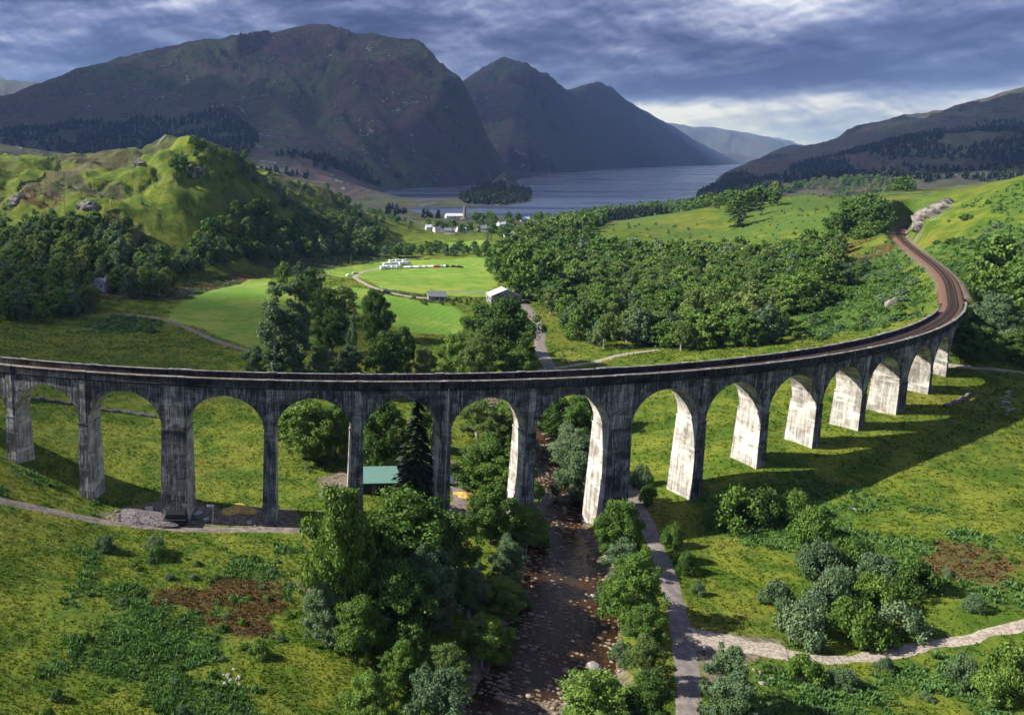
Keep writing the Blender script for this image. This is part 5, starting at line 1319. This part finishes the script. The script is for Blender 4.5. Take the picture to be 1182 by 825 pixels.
m0 = clear_of(X, Y, 0.4)&(fernp > 0.4); m = m0&~isrust
cv_ = 0.65+0.9*vnoise(X[m]/2.2, Y[m]/2.2, 31); tufts('bracken', X[m], Y[m], (0.26+r[m]*0.0017)*cv_, (0.26+r[m]*0.0013)*cv_**1.5, 6, M_FERN, 14, 'green bracken covering parts of the slopes', 'bracken', 0.8, zon=False)
m = m0&isrust&(np.random.RandomState(3).rand(len(X)) < 0.8)
tufts('brown_bracken', X[m], Y[m], 0.22+r[m]*0.0013, 0.22+r[m]*0.001, 5, M_RUSTF, 15, 'rust brown dying bracken in patches on the slopes', 'bracken', 0.8, zon=False)
# ================================================================= stones
def rock_mesh(seed, sub=2):
    bm = bmesh.new(); bmesh.ops.create_icosphere(bm, subdivisions=sub, radius=0.5); rs = random.Random(seed)
    cuts = [(Vector((rs.uniform(-1, 1), rs.uniform(-1, 1), rs.uniform(-0.3, 1))).normalized(), rs.uniform(0.28, 0.42)) for _ in range(7)]
    for v in bm.verts:
        for n, d in cuts:
            q = v.co.dot(n)
            if q > d: v.co -= n*(q-d)
        v.co.x *= 1.25; v.co.z *= 0.72
    me = bpy.data.meshes.new('stone'); bm.to_mesh(me); bm.free(); return me
ROCKS = []
for k in range(5):
    for mt in (M_STONE, M_PALESTONE):
        me = rock_mesh(k, 2); me.materials.append(mt); ROCKS.append(me)
rs = random.Random(31)
def boulder(x, y, s_, label, group, pale=False, sink=0.2, z=None):
    me = ROCKS[rs.randrange(5)*2+(1 if pale else 0)]; o = bpy.data.objects.new('boulder', me); COL.objects.link(o)
    o.location = (x, y, (tz(x, y) if z is None else z)+s_*(0.36-sink)); o.scale = (s_, s_*rs.uniform(0.7, 1), s_*rs.uniform(0.7, 1)); o.rotation_euler = (0, 0, rs.uniform(0, 6)); tag(o, label, 'boulder', group); return o
n = 0; Rf = strip_frames(polyline_sample([(*p, float(i)) for i, p in enumerate(RIVER)], 1.0))
Rf = [q for q in Rf if 75 < q[0][1] < 260]
while n < 128:
    p, t, nn = Rf[int(len(Rf)*rs.random()**1.25)]; w_ = float(river_w(np.array([p[2]]))[0]); o = rs.uniform(-1, 1)*w_*0.95
    x, y = p[0]+nn[0]*o, p[1]+nn[1]*o; z = tz(x, y)
    s_ = 0.45+1.1*rs.random()**3.2
    if z < RIVER_Z-s_*0.75: z = RIVER_Z-s_*0.30
    boulder(x, y, s_, 'wet brown boulder in the shallow stony river', 'boulders in the river bed', rs.random() < 0.25, 0.15, z); n += 1
def bank_rocks(px, n, smin, smax, label, group):
    P = hits(px); a = np.array(P); k = 0
    for _ in range(4000):
        x, y = rs.uniform(a[:, 0].min(), a[:, 0].max()), rs.uniform(a[:, 1].min(), a[:, 1].max())
        if poly_sd(np.array([x]), np.array([y]), P)[0] > 0: boulder(x, y, rs.uniform(smin, smax), label, group, True); k += 1
        if k >= n: break
bank_rocks([(665,690),(690,685),(702,725),(690,745),(672,715)], 34, 0.5, 1.2, 'pale stone on the gravel bar at the right edge of the river', 'pale stones of the right gravel bar')
bank_rocks([(682,752),(715,745),(722,770),(700,785),(684,775)], 22, 0.5, 1.1, 'pale stone in the heap on the right bank above the wide green tree', 'pale stones of the bank heap')
bank_rocks([(850,772),(872,760),(900,780),(880,790)], 14, 0.4, 0.8, 'pale stone in the rough ground below the gravel spur', 'pale stones below the gravel spur')
bank_rocks([(246,778),(270,772),(284,790),(262,796)], 12, 0.5, 0.9, 'grey stone in the foreground grass left of the big tree clump', 'grey stones in the foreground grass')
bank_rocks([(1152,462),(1165,448),(1172,470),(1160,482)], 18, 0.5, 1.3, 'pale stone at the edge of the viaduct shadow on the right meadow', 'pale stones on the right meadow')
bank_rocks([(118,592),(180,582),(200,590),(190,602),(130,602)], 40, 0.4, 1.0, 'grey rubble stone in the heap left of the wide pier', 'rubble stones left of the wide pier')
bank_rocks([(255,596),(300,590),(335,600),(330,608),(260,606)], 16, 0.3, 0.8, 'rubble stone between the third and fourth pier', 'rubble stones between the piers')
bank_rocks([(628,500),(662,500),(668,520),(640,525)], 14, 0.6, 1.4, 'rock in the river bend seen through the arch', 'rocks in the river bend')
boulder(*hit(686, 772)[:2], 2.6, 'largest pale boulder on the right river bank', None, True)
boulder(*hit(1019, 716)[:2], 1.9, 'single pale boulder at the right foot of the thicket', None, True)
boulder(*hit(986, 588)[:2], 1.0, 'small white stone alone on the right meadow', None, True)
# gravel of the river bed as one mass
P = [Rf[int(len(Rf)*random.Random(k).random()**1.2)] for k in range(9000)]; mb_v = []; mb_f = []; b = 0; r2 = np.random.RandomState(4)
src = ROCKS[0]; me_ = rock_mesh(9, 1); RV = np.array([tuple(v.co) for v in me_.vertices]); RF = np.array([tuple(p.vertices) for p in me_.polygons])
for p, t, nn in P:
    w_ = float(river_w(np.array([p[2]]))[0]); o = r2.uniform(-1.25, 1.25)*w_; x, y = p[0]+nn[0]*o, p[1]+nn[1]*o; s_ = 0.26+1.0*r2.rand()**3
    mb_v.append(RV*s_*[1, r2.uniform(0.6, 1), 1]+[x, y, 0]); mb_f.append(RF+b); b += len(RV)
mb_v = np.concatenate(mb_v); n_ = len(RV); cc = mb_v.reshape(-1, n_, 3); mx, my = cc[:, :, 0].mean(1), cc[:, :, 1].mean(1); cc = cc[fbm(mx, my, 8, 3, 88)+0.35*np.random.RandomState(6).rand(len(cc)) > 0.02]; mb_f = [RF+i*n_ for i in range(len(cc))]; zz = terrain(cc[:, :, 0].mean(1), cc[:, :, 1].mean(1)); cc[:, :, 2] += np.maximum(zz, RIVER_Z-0.16)[:, None]+0.06
tag(mesh_np('river_gravel', cc.reshape(-1, 3), np.concatenate(mb_f), M_STONE), 'brown gravel and cobbles over the shallow river bed', 'gravel', kind='stuff')
# crag beside the railway cutting
def crag(px, n, s0, s1, label):
    P = hits(px); a = np.array(P); mb = MB(); k = 0; x0 = a.mean(0); loc = (x0[0], x0[1], tz(*x0))
    done = []
    for _ in range(6000):
        x, y = rs.uniform(a[:, 0].min(), a[:, 0].max()), rs.uniform(a[:, 1].min(), a[:, 1].max())
        if poly_sd(np.array([x]), np.array([y]), P)[0] > 0:
            s_ = rs.uniform(s0, s1)
            if done and min(math.hypot(x-p, y-q)-0.55*r_ for p, q, r_ in done) > 0.55*s_: continue
            done.append((x, y, s_)); mb.ico((x-loc[0], y-loc[1], tz(x, y)-loc[2]+s_*0.05), s_, 1, (1, 0.8, rs.uniform(0.6, 1.2)), 0.22, rs); k += 1
        if k >= n: break
    o = mb.build('rock_outcrop', M_ROCK); o.location = loc; tag(o, label, 'rock outcrop')
crag([(1056,270),(1064,250),(1084,236),(1094,236),(1090,256),(1076,272)], 70, 3.0, 5.0, 'pale bare rock outcrop above the bend of the railway on the right hillside')
for pl, lb in (([(150,188),(160,182),(166,190),(154,196)], 'grey rocks high on the left shoulder of the green knoll'), ([(10,232),(30,228),(36,236),(14,240)], 'dark rocks at the left edge of the green knoll'),
               ([(216,196),(228,190),(236,200),(222,206)], 'grey rocks among scrub right of the knoll top'), ([(0,176),(34,174),(36,181),(0,184)], 'rocky brow at the far left of the knoll ridge'), ([(90,238),(112,236),(114,241),(92,243)], 'low rocks in the middle of the grassy knoll side')):
    crag(pl, 16, 2.3, 3.3, lb)
crag([(376,266),(376,261),(382,260),(382,267)], 9, 1.6, 2.6, 'small grey crag on the ridge towards the loch')
crag([(1025,348),(1032,345),(1034,350),(1026,353)], 9, 1.1, 1.8, 'grey rock showing among the ferns inside the railway curve')

# ================================================================= buildings
def house(px, py, L, W, Hh, roof, rz, label, name='house', cat='house', wall=None, chim=True, wins=3, rh=None, xy=None):
    x, y, z = hit(px, py) if xy is None else (*xy, tz(*xy)); e = empty(name, (x, y, z), rz); tag(e, label, cat); wall = wall or M_WHITE
    rh = rh or W*0.36; mb = MB(); mb.prism([(-W/2, -1.0), (W/2, -1.0), (W/2, Hh), (0, Hh+rh), (-W/2, Hh)], -L/2, L/2)
    w_ = mb.build('wall', wall, e)
    mb = MB(); o = 0.35; t = 0.18; sl = rh/(W/2)
    for s_ in (-1, 1): mb.prism([(0, Hh+rh+0.03), (s_*(W/2+o), Hh-o*sl+0.03), (s_*(W/2+o), Hh-o*sl+0.03+t), (0, Hh+rh+0.03+t)], -L/2-0.25, L/2+0.25)
    r_ = mb.build('roof', roof, e)
    if chim:
        for s_ in (-1, 1): mb = MB(); mb.box((0, s_*(L/2-0.6), Hh+rh+0.5), (0.7, 0.6, 1.5)); mb.build('chimney', wall, r_)
    for s_ in (-1, 1):
        for k in range(wins):
            yy = -L/2+L*(k+0.5)/wins; mb = MB()
            if k == wins//2 and s_ > 0: mb.box((s_*(W/2+0.02), yy, 1.05), (0.06, 1.0, 2.1)); mb.build('door', M_WOOD, e); continue
            mb.box((s_*(W/2+0.02), yy, Hh*0.6), (0.06, 1.0, 1.1)); mb.build('window', M_GLASS, e)
    return e
house(112, 334, 11, 6.5, 3.4, M_SLATE, 1.35, 'white cottage with slate roof among the trees left of the mown field')
house(73, 334, 6, 4, 2.4, M_SLATE, 1.2, 'small grey outbuilding hidden in trees left of the white cottage', 'shed', 'shed', M_PATCH, False, 1)
house(581, 349, 9, 15, 4.0, M_TIN, 0.0, 'long barn with pale metal roof beside the valley road', 'barn', 'barn', M_PATCH, False, 2, 3.2)
house(596, 344, 8, 7, 4.0, M_PATCH, 0.15, 'stone house with grey roof adjoining the white roofed barn', wall=M_PATCH)
house(504, 346, 9, 6, 2.2, M_SLATE, 1.5, 'low stone shed with dark roof at the bend of the field track', 'shed', 'shed', M_PATCH, False, 1)
# shed with green roof behind the arches
x, y, z = hit(437, 566); e = empty('shed', (x, y, z), 0.05); tag(e, 'low dark shed with pale green roof behind the arches beside the tall spruce', 'shed')
mb = MB(); mb.box((0, 0, 1.3), (8, 4.6, 3.6)); mb.build('wall', M_BLACK, e)
mb = MB(); mb.prism([(-2.9, 2.75), (2.9, 4.3), (2.9, 4.5), (-2.9, 2.95)], -4.5, 4.5); r_ = mb.build('roof', M_GREENROOF, e); r_.rotation_euler = (0, 0, PI/2)
mb = MB(); mb.box((-1.5, -2.33, 1.2), (1.0, 0.06, 2.0)); mb.build('door', M_WOOD, e)
mb = MB(); mb.box((1.5, -2.33, 1.7), (1.6, 0.06, 0.9)); mb.build('window', M_GLASS, e)
# village by the loch
VL = [(497,266,'white house at the left end of the village'),(506,268,'white house second from the left in the village'),(519,270,'pale house in the village below the field of the marquee'),(532,268,'white house between dark trees in the village'),
      (556,266,'small white house left of the village centre'),(561,267,'small white cottage in the middle of the village'),(579,262,'white house close to the loch shore'),(590,267,'white house right of the village centre'),
      (588,274,'low white building left in the bright group at the village road'),(596,275,'white building in the middle of the bright group at the village road'),(604,273,'white building at the right end of the bright group'),(652,262,'lone white house under trees right of the village'),(606,256,'white house among dark trees near the water')]
for k, (a, b, lb) in enumerate(VL): house(a, b, 10+(k*5) % 5, 6.5, 3.4, M_SLATE if k % 3 else M_TIN, 1.57+0.3*math.sin(k*2.3), lb, chim=(k % 2 == 0), wins=3)
# marquee
x, y, z = hit(524, 252); e = empty('marquee', (x, y, z), 0.0); tag(e, 'long white marquee tent on the shore meadow near the monument', 'marquee')
mb = MB(); mb.prism([(-6, 0), (6, 0), (6, 3.4), (0, 6.6), (-6, 3.4)], -11, 11); o = mb.build('canopy', M_WHITE, e); o.rotation_euler = (0, 0, PI/2)
mb = MB(); mb.box((0, -6.05, 1.3), (3, 0.1, 2.6)); mb.build('entrance', M_GREY, e)
# monument
x, y, z = hit(536, 253); e = empty('monument_tower', (x, y, z), 0.0); tag(e, 'slender stone monument tower on the loch shore', 'monument'); Mst = simple('monument_stone', (0.20, 0.16, 0.14), 0.9)
mb = MB(); n = 14; rr = [(0, 2.1), (15, 1.7), (15.2, 2.1), (16.4, 2.1), (16.6, 1.6)]
for (a, ra), (b, rb) in zip(rr[:-1], rr[1:]): mb.tube((0, 0, a), (0, 0, b), ra, rb, n)
mb.build('tower', Mst, e)
mb = MB(); mb.tube((0, 0, 16.6), (0, 0, 18.0), 0.45, 0.35, 8); mb.tube((0, 0, 18.0), (0, 0, 19.0), 0.28, 0.15, 8); mb.ico((0, 0, 19.2), 0.28, 1); mb.build('statue', Mst, e)
mb = MB(); mb.tube((0, 0, -0.5), (0, 0, 1.8), 5.2, 5.0, 8); mb.build('enclosure_wall', Mst, e)
# footbridge
a = at_z(543, 520, 1.0); b = at_z(600, 507, 1.0); L = math.dist(a[:2], b[:2])+3; rz = math.atan2(b[1]-a[1], b[0]-a[0])
e = empty('footbridge', ((a[0]+b[0])/2, (a[1]+b[1])/2, 1.2), rz); tag(e, 'narrow footbridge with pale railings crossing the river behind the arches', 'footbridge')
mb = MB(); mb.box((0, 0, 0), (L, 1.8, 0.35)); mb.build('deck', M_WOOD, e)
for s_ in (-1, 1):
    mb = MB()
    for zz in (0.55, 1.1): mb.box((0, s_*0.85, zz), (L, 0.07, 0.08))
    for k in range(9): mb.box((-L/2+L*k/8, s_*0.85, 0.62), (0.08, 0.08, 1.0))
    mb.build('railing', M_GREY, e)
    mb = MB(); mb.box((s_*(L/2-0.6), 0, -2.6), (1.6, 2.4, 4.9)); mb.build('abutment', M_PATCH, e)
# ================================================================= vehicles
def car_meshes(paint, van=False):
    L, W, Hh = (5.2, 1.95, 2.3) if van else (4.3, 1.75, 1.48)
    mb = MB()
    if van: prof = [(-L/2, 0.35), (L/2, 0.35), (L/2+0.02, 1.0), (L/2-0.55, 1.25), (L/2-1.25, Hh-0.1), (L/2-1.5, Hh), (-L/2+0.1, Hh), (-L/2, Hh-0.2)]
    else: prof = [(-L/2, 0.32), (L/2, 0.32), (L/2, 0.72), (L/2-0.35, 0.86), (L/2-1.15, 0.95), (L/2-1.85, 1.42), (-L/2+1.0, Hh), (-L/2+0.25, 1.0), (-L/2, 0.9)]
    mb.prism(prof, -W/2, W/2)
    g = MB()
    if van: g.prism([(L/2-1.18, 1.28), (L/2-1.45, 2.0), (L/2-2.5, 2.0), (L/2-2.5, 1.28)], -W/2-0.012, W/2+0.012)
    else: g.prism([(L/2-1.30, 0.97), (L/2-1.92, 1.36), (-L/2+1.05, 1.40), (-L/2+0.45, 1.0)], -W/2-0.012, W/2+0.012)
    return mb, g, L, W
def car(x, y, rz, paint, label, group=None, van=False, z=None, name=None):
    z = tz(x, y) if z is None else z
    e = empty(name or ('parked_van' if van else 'parked_car'), (x, y, z+0.03), rz); tag(e, label, 'van' if van else 'car', group)
    mb, g, L, W = car_meshes(paint, van); mb.build('body', paint, e, bevel=0.05); g.build('side_windows', M_GLASS, e)
    for sx in (-1, 1):
        for sy in (-1, 1):
            w = MB(); w.tube((sx*L*0.31, sy*(W/2-0.2), 0.33), (sx*L*0.31, sy*(W/2+0.03), 0.33), 0.33, n=12); w.build('wheel', M_RUBBER, e)
    return e
PAINTS = [simple('paint_white', (0.75, 0.76, 0.78), 0.35, 0.5, 0, 0.05), simple('paint_silver', (0.45, 0.47, 0.50), 0.3, 0.5, 0.4, 0.05), simple('paint_blue', (0.05, 0.10, 0.25), 0.3, 0.5, 0, 0.05),
          simple('paint_red', (0.35, 0.03, 0.02), 0.3, 0.5, 0, 0.05), simple('paint_black', (0.02, 0.02, 0.025), 0.3, 0.5, 0, 0.05)]
cp_ = 0
for k in range(15):       # the long row
    u = k/14; px = 468+u*48; py = 309.5-u*1.5; x, y, z = hit(px, py)
    c = [0, 0, 1, 0, 0, 1, 0, 1, 0, 0, 3, 3, 1, 0, 4][k]
    car(x, y, 1.45+rs.uniform(-0.08, 0.08), PAINTS[c], ('white', 'silver', 'blue', 'red', 'black')[c]+' car in the long row parked on the field', 'cars parked in a row on the field', False)
VANS = [(443,311),(449,310),(455,310),(461,310),(446,307),(452,306.5),(458,306),(464,306),(470,305.5),(453,303.5),(460,303),(468,303)]
for k, (a, b) in enumerate(VANS):
    x, y, z = hit(a, b); car(x, y, 0.25+rs.uniform(-0.15, 0.15), PAINTS[0], 'white camper van in the crowded left end of the field car park', 'white vans at the left end of the field car park', True)
for (a, b), lb in (((403, 319), 'white car parked where the field track bends'), ((410, 316.5), 'silver car parked behind the white car at the track bend')):
    x, y, z = hit(a, b); car(x, y, 0.35, PAINTS[0 if a == 403 else 1], lb)
for (a, b), lb in (((446, 338), 'dark car driving on the field track below the car park'), ((531, 309), 'dark car at the right end of the parked row'), ((524, 308.5), 'dark car second from the right end of the row')):
    x, y, z = hit(a, b); car(x, y, -0.5, PAINTS[4], lb)
x, y, z = hit(524, 556); car(x, y, 1.2, PAINTS[0], 'white car parked on the riverside track just right of the fifth pier')
# ---- things at the foot of the wide pier
def local(px, py, z=None): return hit(px, py)
x, y, z = hit(203, 604); e = empty('black_trailer', (x, y, z), 0.0); tag(e, 'black covered trailer against the foot of the wide pier on the left', 'trailer')
mb = MB(); mb.prism([(-2.4, 0.5), (2.4, 0.5), (2.4, 1.2), (1.9, 2.5), (-1.9, 2.5), (-2.4, 1.2)], -1.2, 1.2); mb.build('body', M_BLACK, e, bevel=0.06)
for k in range(3): mb = MB(); mb.box((0, -1.28, 0.8+k*0.6), (4.2, 0.16, 0.14)); mb.build('side_rail', M_GREY if k == 1 else M_BLACK, e)
for sx in (-1, 1): mb = MB(); mb.tube((sx*0.9, -1.15, 0.42), (sx*0.9, -0.85, 0.42), 0.42, n=14); mb.build('wheel', M_RUBBER, e)
x2, y2, z2 = hit(214, 603); e = empty('white_board', (x2, y2, z2), 0.5); tag(e, 'white sheet leaning on the right end of the black trailer', 'board')
mb = MB(); mb.prism([(-0.5, 0), (0.5, 0), (0.9, 2.0), (0.2, 2.2)], -0.05, 0.05); mb.build('panel', M_WHITE, e)
x, y, z = hit(246, 603); e = empty('lighting_mast', (x, y, z), 0.3); tag(e, 'white lighting mast on a tripod between the wide pier and the fourth pier', 'mast')
mb = MB(); mb.tube((0, 0, 0.3), (0, 0, 3.6), 0.12, 0.09, 8); mb.build('pole', M_WHITE, e)
mb = MB(); mb.box((-0.5, 0, 3.75), (1.5, 0.5, 0.35), 0.2, 1.0, 0, 0.0, 0.25); mb.build('lamp_head', M_WHITE, e)
for k in range(3): a = k*2.1; mb = MB(); mb.tube((0, 0, 1.1), (0.9*math.cos(a), 0.9*math.sin(a), 0), 0.06, n=6); mb.build('leg', M_WHITE, e)
for (px, py, s_, rz, lb) in [(172, 590, 1.3, 0.3, 'white box lying on the rubble heap left of the wide pier'), (238, 602, 1.0, 0.6, 'pale box beside the tripod of the lighting mast'), (288, 604, 0.8, 0.2, 'small white box on the bare ground left of the fourth pier'), (229, 597, 1.6, 0.9, 'grey crate behind the lighting mast')]:
    x, y, z = hit(px, py); e = empty('storage_box', (x, y, z), rz); tag(e, lb, 'box')
    mb = MB(); mb.box((0, 0, s_*0.3), (s_*1.2, s_*0.7, s_*0.6), taper=0.96); mb.build('body', M_WHITE if 'white' in lb else M_GREY, e, bevel=0.03); mb = MB(); mb.box((0, 0, s_*0.63), (s_*1.26, s_*0.76, s_*0.06)); mb.build('lid', M_GREY, e)
def heap(px, py, r, h, mat, label, name, cat, seed):
    x, y, z = hit(px, py); n = 26; V = [(0, 0, h)]; F = []
    for i in range(1, 7):
        for j in range(n):
            a = 2*PI*j/n; q = i/6; e_ = 1+0.25*math.sin(a*3+seed)+0.12*math.sin(a*5+seed*2)
            V.append((r*q*e_*math.cos(a), r*0.7*q*e_*math.sin(a), h*(1-q)**0.9+0.10*h*math.sin(a*7+q*9+seed)*(1-q)-0.3*(q > 0.98)))
    for j in range(n): F.append((0, 1+j, 1+(j+1) % n))
    for i in range(5):
        for j in range(n): F.append((1+i*n+j, 1+(i+1)*n+j, 1+(i+1)*n+(j+1) % n, 1+i*n+(j+1) % n))
    me = bpy.data.meshes.new(name); me.from_pydata(V, [], F); me.materials.append(mat); o = bpy.data.objects.new(name, me); COL.objects.link(o); o.location = (x, y, z); tag(o, label, cat)
M_SAND = simple('yellow_sand', (0.50, 0.34, 0.09), 0.95, 0.1, 0, 0.4, 1.6); M_RUBBLE = simple('rubble', (0.17, 0.15, 0.155), 0.95, 0.1, 0, 0.7, 2.2)
heap(537, 572, 2.6, 0.9, M_SAND, 'heap of yellow sand beside the riverside track under the viaduct', 'sand_heap', 'heap', 1)
heap(158, 598, 7.5, 1.0, M_RUBBLE, 'dark grey rubble heap spread left of the wide pier', 'rubble_heap', 'heap', 2)
heap(277, 588, 4.2, 0.45, M_SAND, 'low mound of yellow gravel behind the lighting mast', 'gravel_mound', 'heap', 3)
# ---- poles
def pole(px, py, ty, label):
    x, y, z = hit(px, py); h = at_d(px, ty, y)[2]-z; e = empty('utility_pole', (x, y, z), 0.3); tag(e, label, 'utility pole')
    mb = MB(); mb.tube((0, 0, -0.5), (0, 0, h), 0.22, 0.14, 7); mb.build('pole', M_WOOD, e); mb = MB(); mb.box((0, 0, h-0.7), (2.4, 0.15, 0.15)); mb.build('crossarm', M_WOOD, e)
pole(75, 250, 213, 'wooden utility pole standing alone on the green side of the knoll')
pole(405, 312, 296, 'thin pole at the edge of the car park field')
# ---- fence posts along the upper meadow behind the farm road
x, y, z = hit(372, 600); 
# ---- low stone wall on the slope behind the left arches
def wall_line(px, label):
    P = polyline_sample([hit(*a)[:2] for a in px], 1.0); fr_ = strip_frames(P); o0 = (P[0][0], P[0][1], tz(*P[0])); V = []; F = []
    X = np.array([p[0] for p in P]); Y = np.array([p[1] for p in P]); Z = terrain(X, Y)
    for i, (p, t, nn) in enumerate(fr_):
        h = 0.75+0.25*math.sin(i*1.7)
        for o, zz in ((-0.4, -0.3), (-0.28, h), (0.28, h), (0.4, -0.3)): V.append((p[0]+nn[0]*o-o0[0], p[1]+nn[1]*o-o0[1], Z[i]+zz-o0[2]))
    for i in range(len(P)-1):
        for k in range(4): F.append((i*4+k, (i+1)*4+k, (i+1)*4+(k+1) % 4, i*4+(k+1) % 4))
    o = mesh_np('stone_wall', V, F, M_RUBBLE); o.location = o0; tag(o, label, 'wall')
wall_line([(28,461),(50,462),(75,466),(88,468)], 'ruined dry stone wall crossing the slope behind the leftmost arch')
wall_line([(115,474),(140,476),(180,482)], 'ruined dry stone wall crossing the slope behind the second arch')
wall_line([(1090,470),(1110,462),(1120,455)], 'short broken stone wall at the edge of the viaduct shadow')

# ================================================================= people
def person(px, py, rz, top, legs, label, hair=(0.05, 0.03, 0.02), stride=0.18, z=None):
    x, y, z = hit(px, py); e = empty('person', (x, y, z+0.02), rz); tag(e, label, 'person')
    skin = simple('skin', (0.50, 0.32, 0.24), 0.6, 0.3, 0, 0.1)
    J = [((0,0,0.95),.135),((0,0,1.12),.125),((0,0,1.30),.15),((0,0,1.44),.10),((0,0,1.52),.055),((0,0.01,1.60),.075),((0,0.01,1.69),.085),((0,0.01,1.76),.06),
         ((-.10,0,0.90),.10),((-.11,stride*.6,0.50),.065),((-.11,-stride*.2,0.09),.045),((-.11,-stride*.2+.15,0.04),.035),
         ((.10,0,0.90),.10),((.11,-stride*.2,0.50),.065),((.11,-stride,0.10),.045),((.11,-stride+.14,0.04),.035),
         ((-.19,0,1.40),.06),((-.24,-.03,1.12),.045),((-.25,.06,0.88),.035),((-.25,.09,0.80),.03),
         ((.19,0,1.40),.06),((.24,.03,1.12),.045),((.25,.12,0.90),.035),((.25,.15,0.82),.03)]
    E = [(0,1),(1,2),(2,3),(3,4),(4,5),(5,6),(6,7),(0,8),(8,9),(9,10),(10,11),(0,12),(12,13),(13,14),(14,15),(3,16),(16,17),(17,18),(18,19),(3,20),(20,21),(21,22),(22,23)]
    me = bpy.data.meshes.new('body'); me.from_pydata([j[0] for j in J], E, []); o = bpy.data.objects.new('body', me); COL.objects.link(o); o.parent = e
    m = o.modifiers.new('skin', 'SKIN'); m.use_smooth_shade = True; o.modifiers.new('sub', 'SUBSURF').levels = 1; o.modifiers['sub'].render_levels = 1
    for k, (p, r_) in enumerate(J): me.skin_vertices[0].data[k].radius = (r_, r_*0.85)
    me.skin_vertices[0].data[0].use_root = True
    dg = bpy.context.evaluated_depsgraph_get(); me2 = bpy.data.meshes.new_from_object(o.evaluated_get(dg)); o.modifiers.clear(); o.data = me2
    me2.materials.clear()
    for mt in (skin, top, legs): me2.materials.append(mt)
    for p in me2.polygons:
        c = p.center; arm = abs(c.x) > 0.185
        p.material_index = 0 if (c.z > 1.50 or (arm and c.z < 1.05)) else (2 if c.z < 0.98 and not arm else 1)
    mb = MB(); mb.ico((0, -0.012, 1.725), 0.098, 2, (0.95, 1.05, 0.95)); mb.v = [(a, b, max(c, 1.685)) for a, b, c in mb.v]; mb.build('hair', simple('hair_%.2f' % hair[0], hair, 0.8), e, smooth=True)
    return e
CW = simple('cloth_white', (0.75, 0.75, 0.74), 0.9, 0.1); CD = simple('cloth_dark', (0.03, 0.03, 0.04), 0.9, 0.1); CB = simple('cloth_blue', (0.06, 0.10, 0.22), 0.9, 0.1); CR = simple('cloth_red', (0.35, 0.05, 0.04), 0.9, 0.1)
person(812, 756, 0.3, CW, CD, 'walker in white top and black trousers at the edge of road and gravel spur')
person(1169, 419, 1.2, CW, CD, 'left one of two walkers in white tops on the far meadow path')
person(1175, 420, 1.0, CW, CD, 'right one of two walkers in white tops on the far meadow path')
person(1158, 419, 1.4, CD, CD, 'walker in dark clothes ahead of the two in white on the far meadow path')
person(611, 372, 0.0, CR, CD, 'walker in red top on the valley road below the barn')
person(613.5, 373.5, 0.2, CD, CB, 'walker in dark top right beside the red one on the valley road')
person(615, 369.5, 0.2, CB, CD, 'walker in blue top slightly ahead on the valley road')
person(537, 318.5, 0.5, CD, CD, 'left one of three people standing on the bright field')
person(540, 318.8, 2.5, CB, CD, 'middle one of three people standing on the bright field')
person(544, 319.2, 1.5, CD, CB, 'right one of three people standing on the bright field')
person(257, 372, 0.4, CW, CD, 'person in white top alone on the mown field')
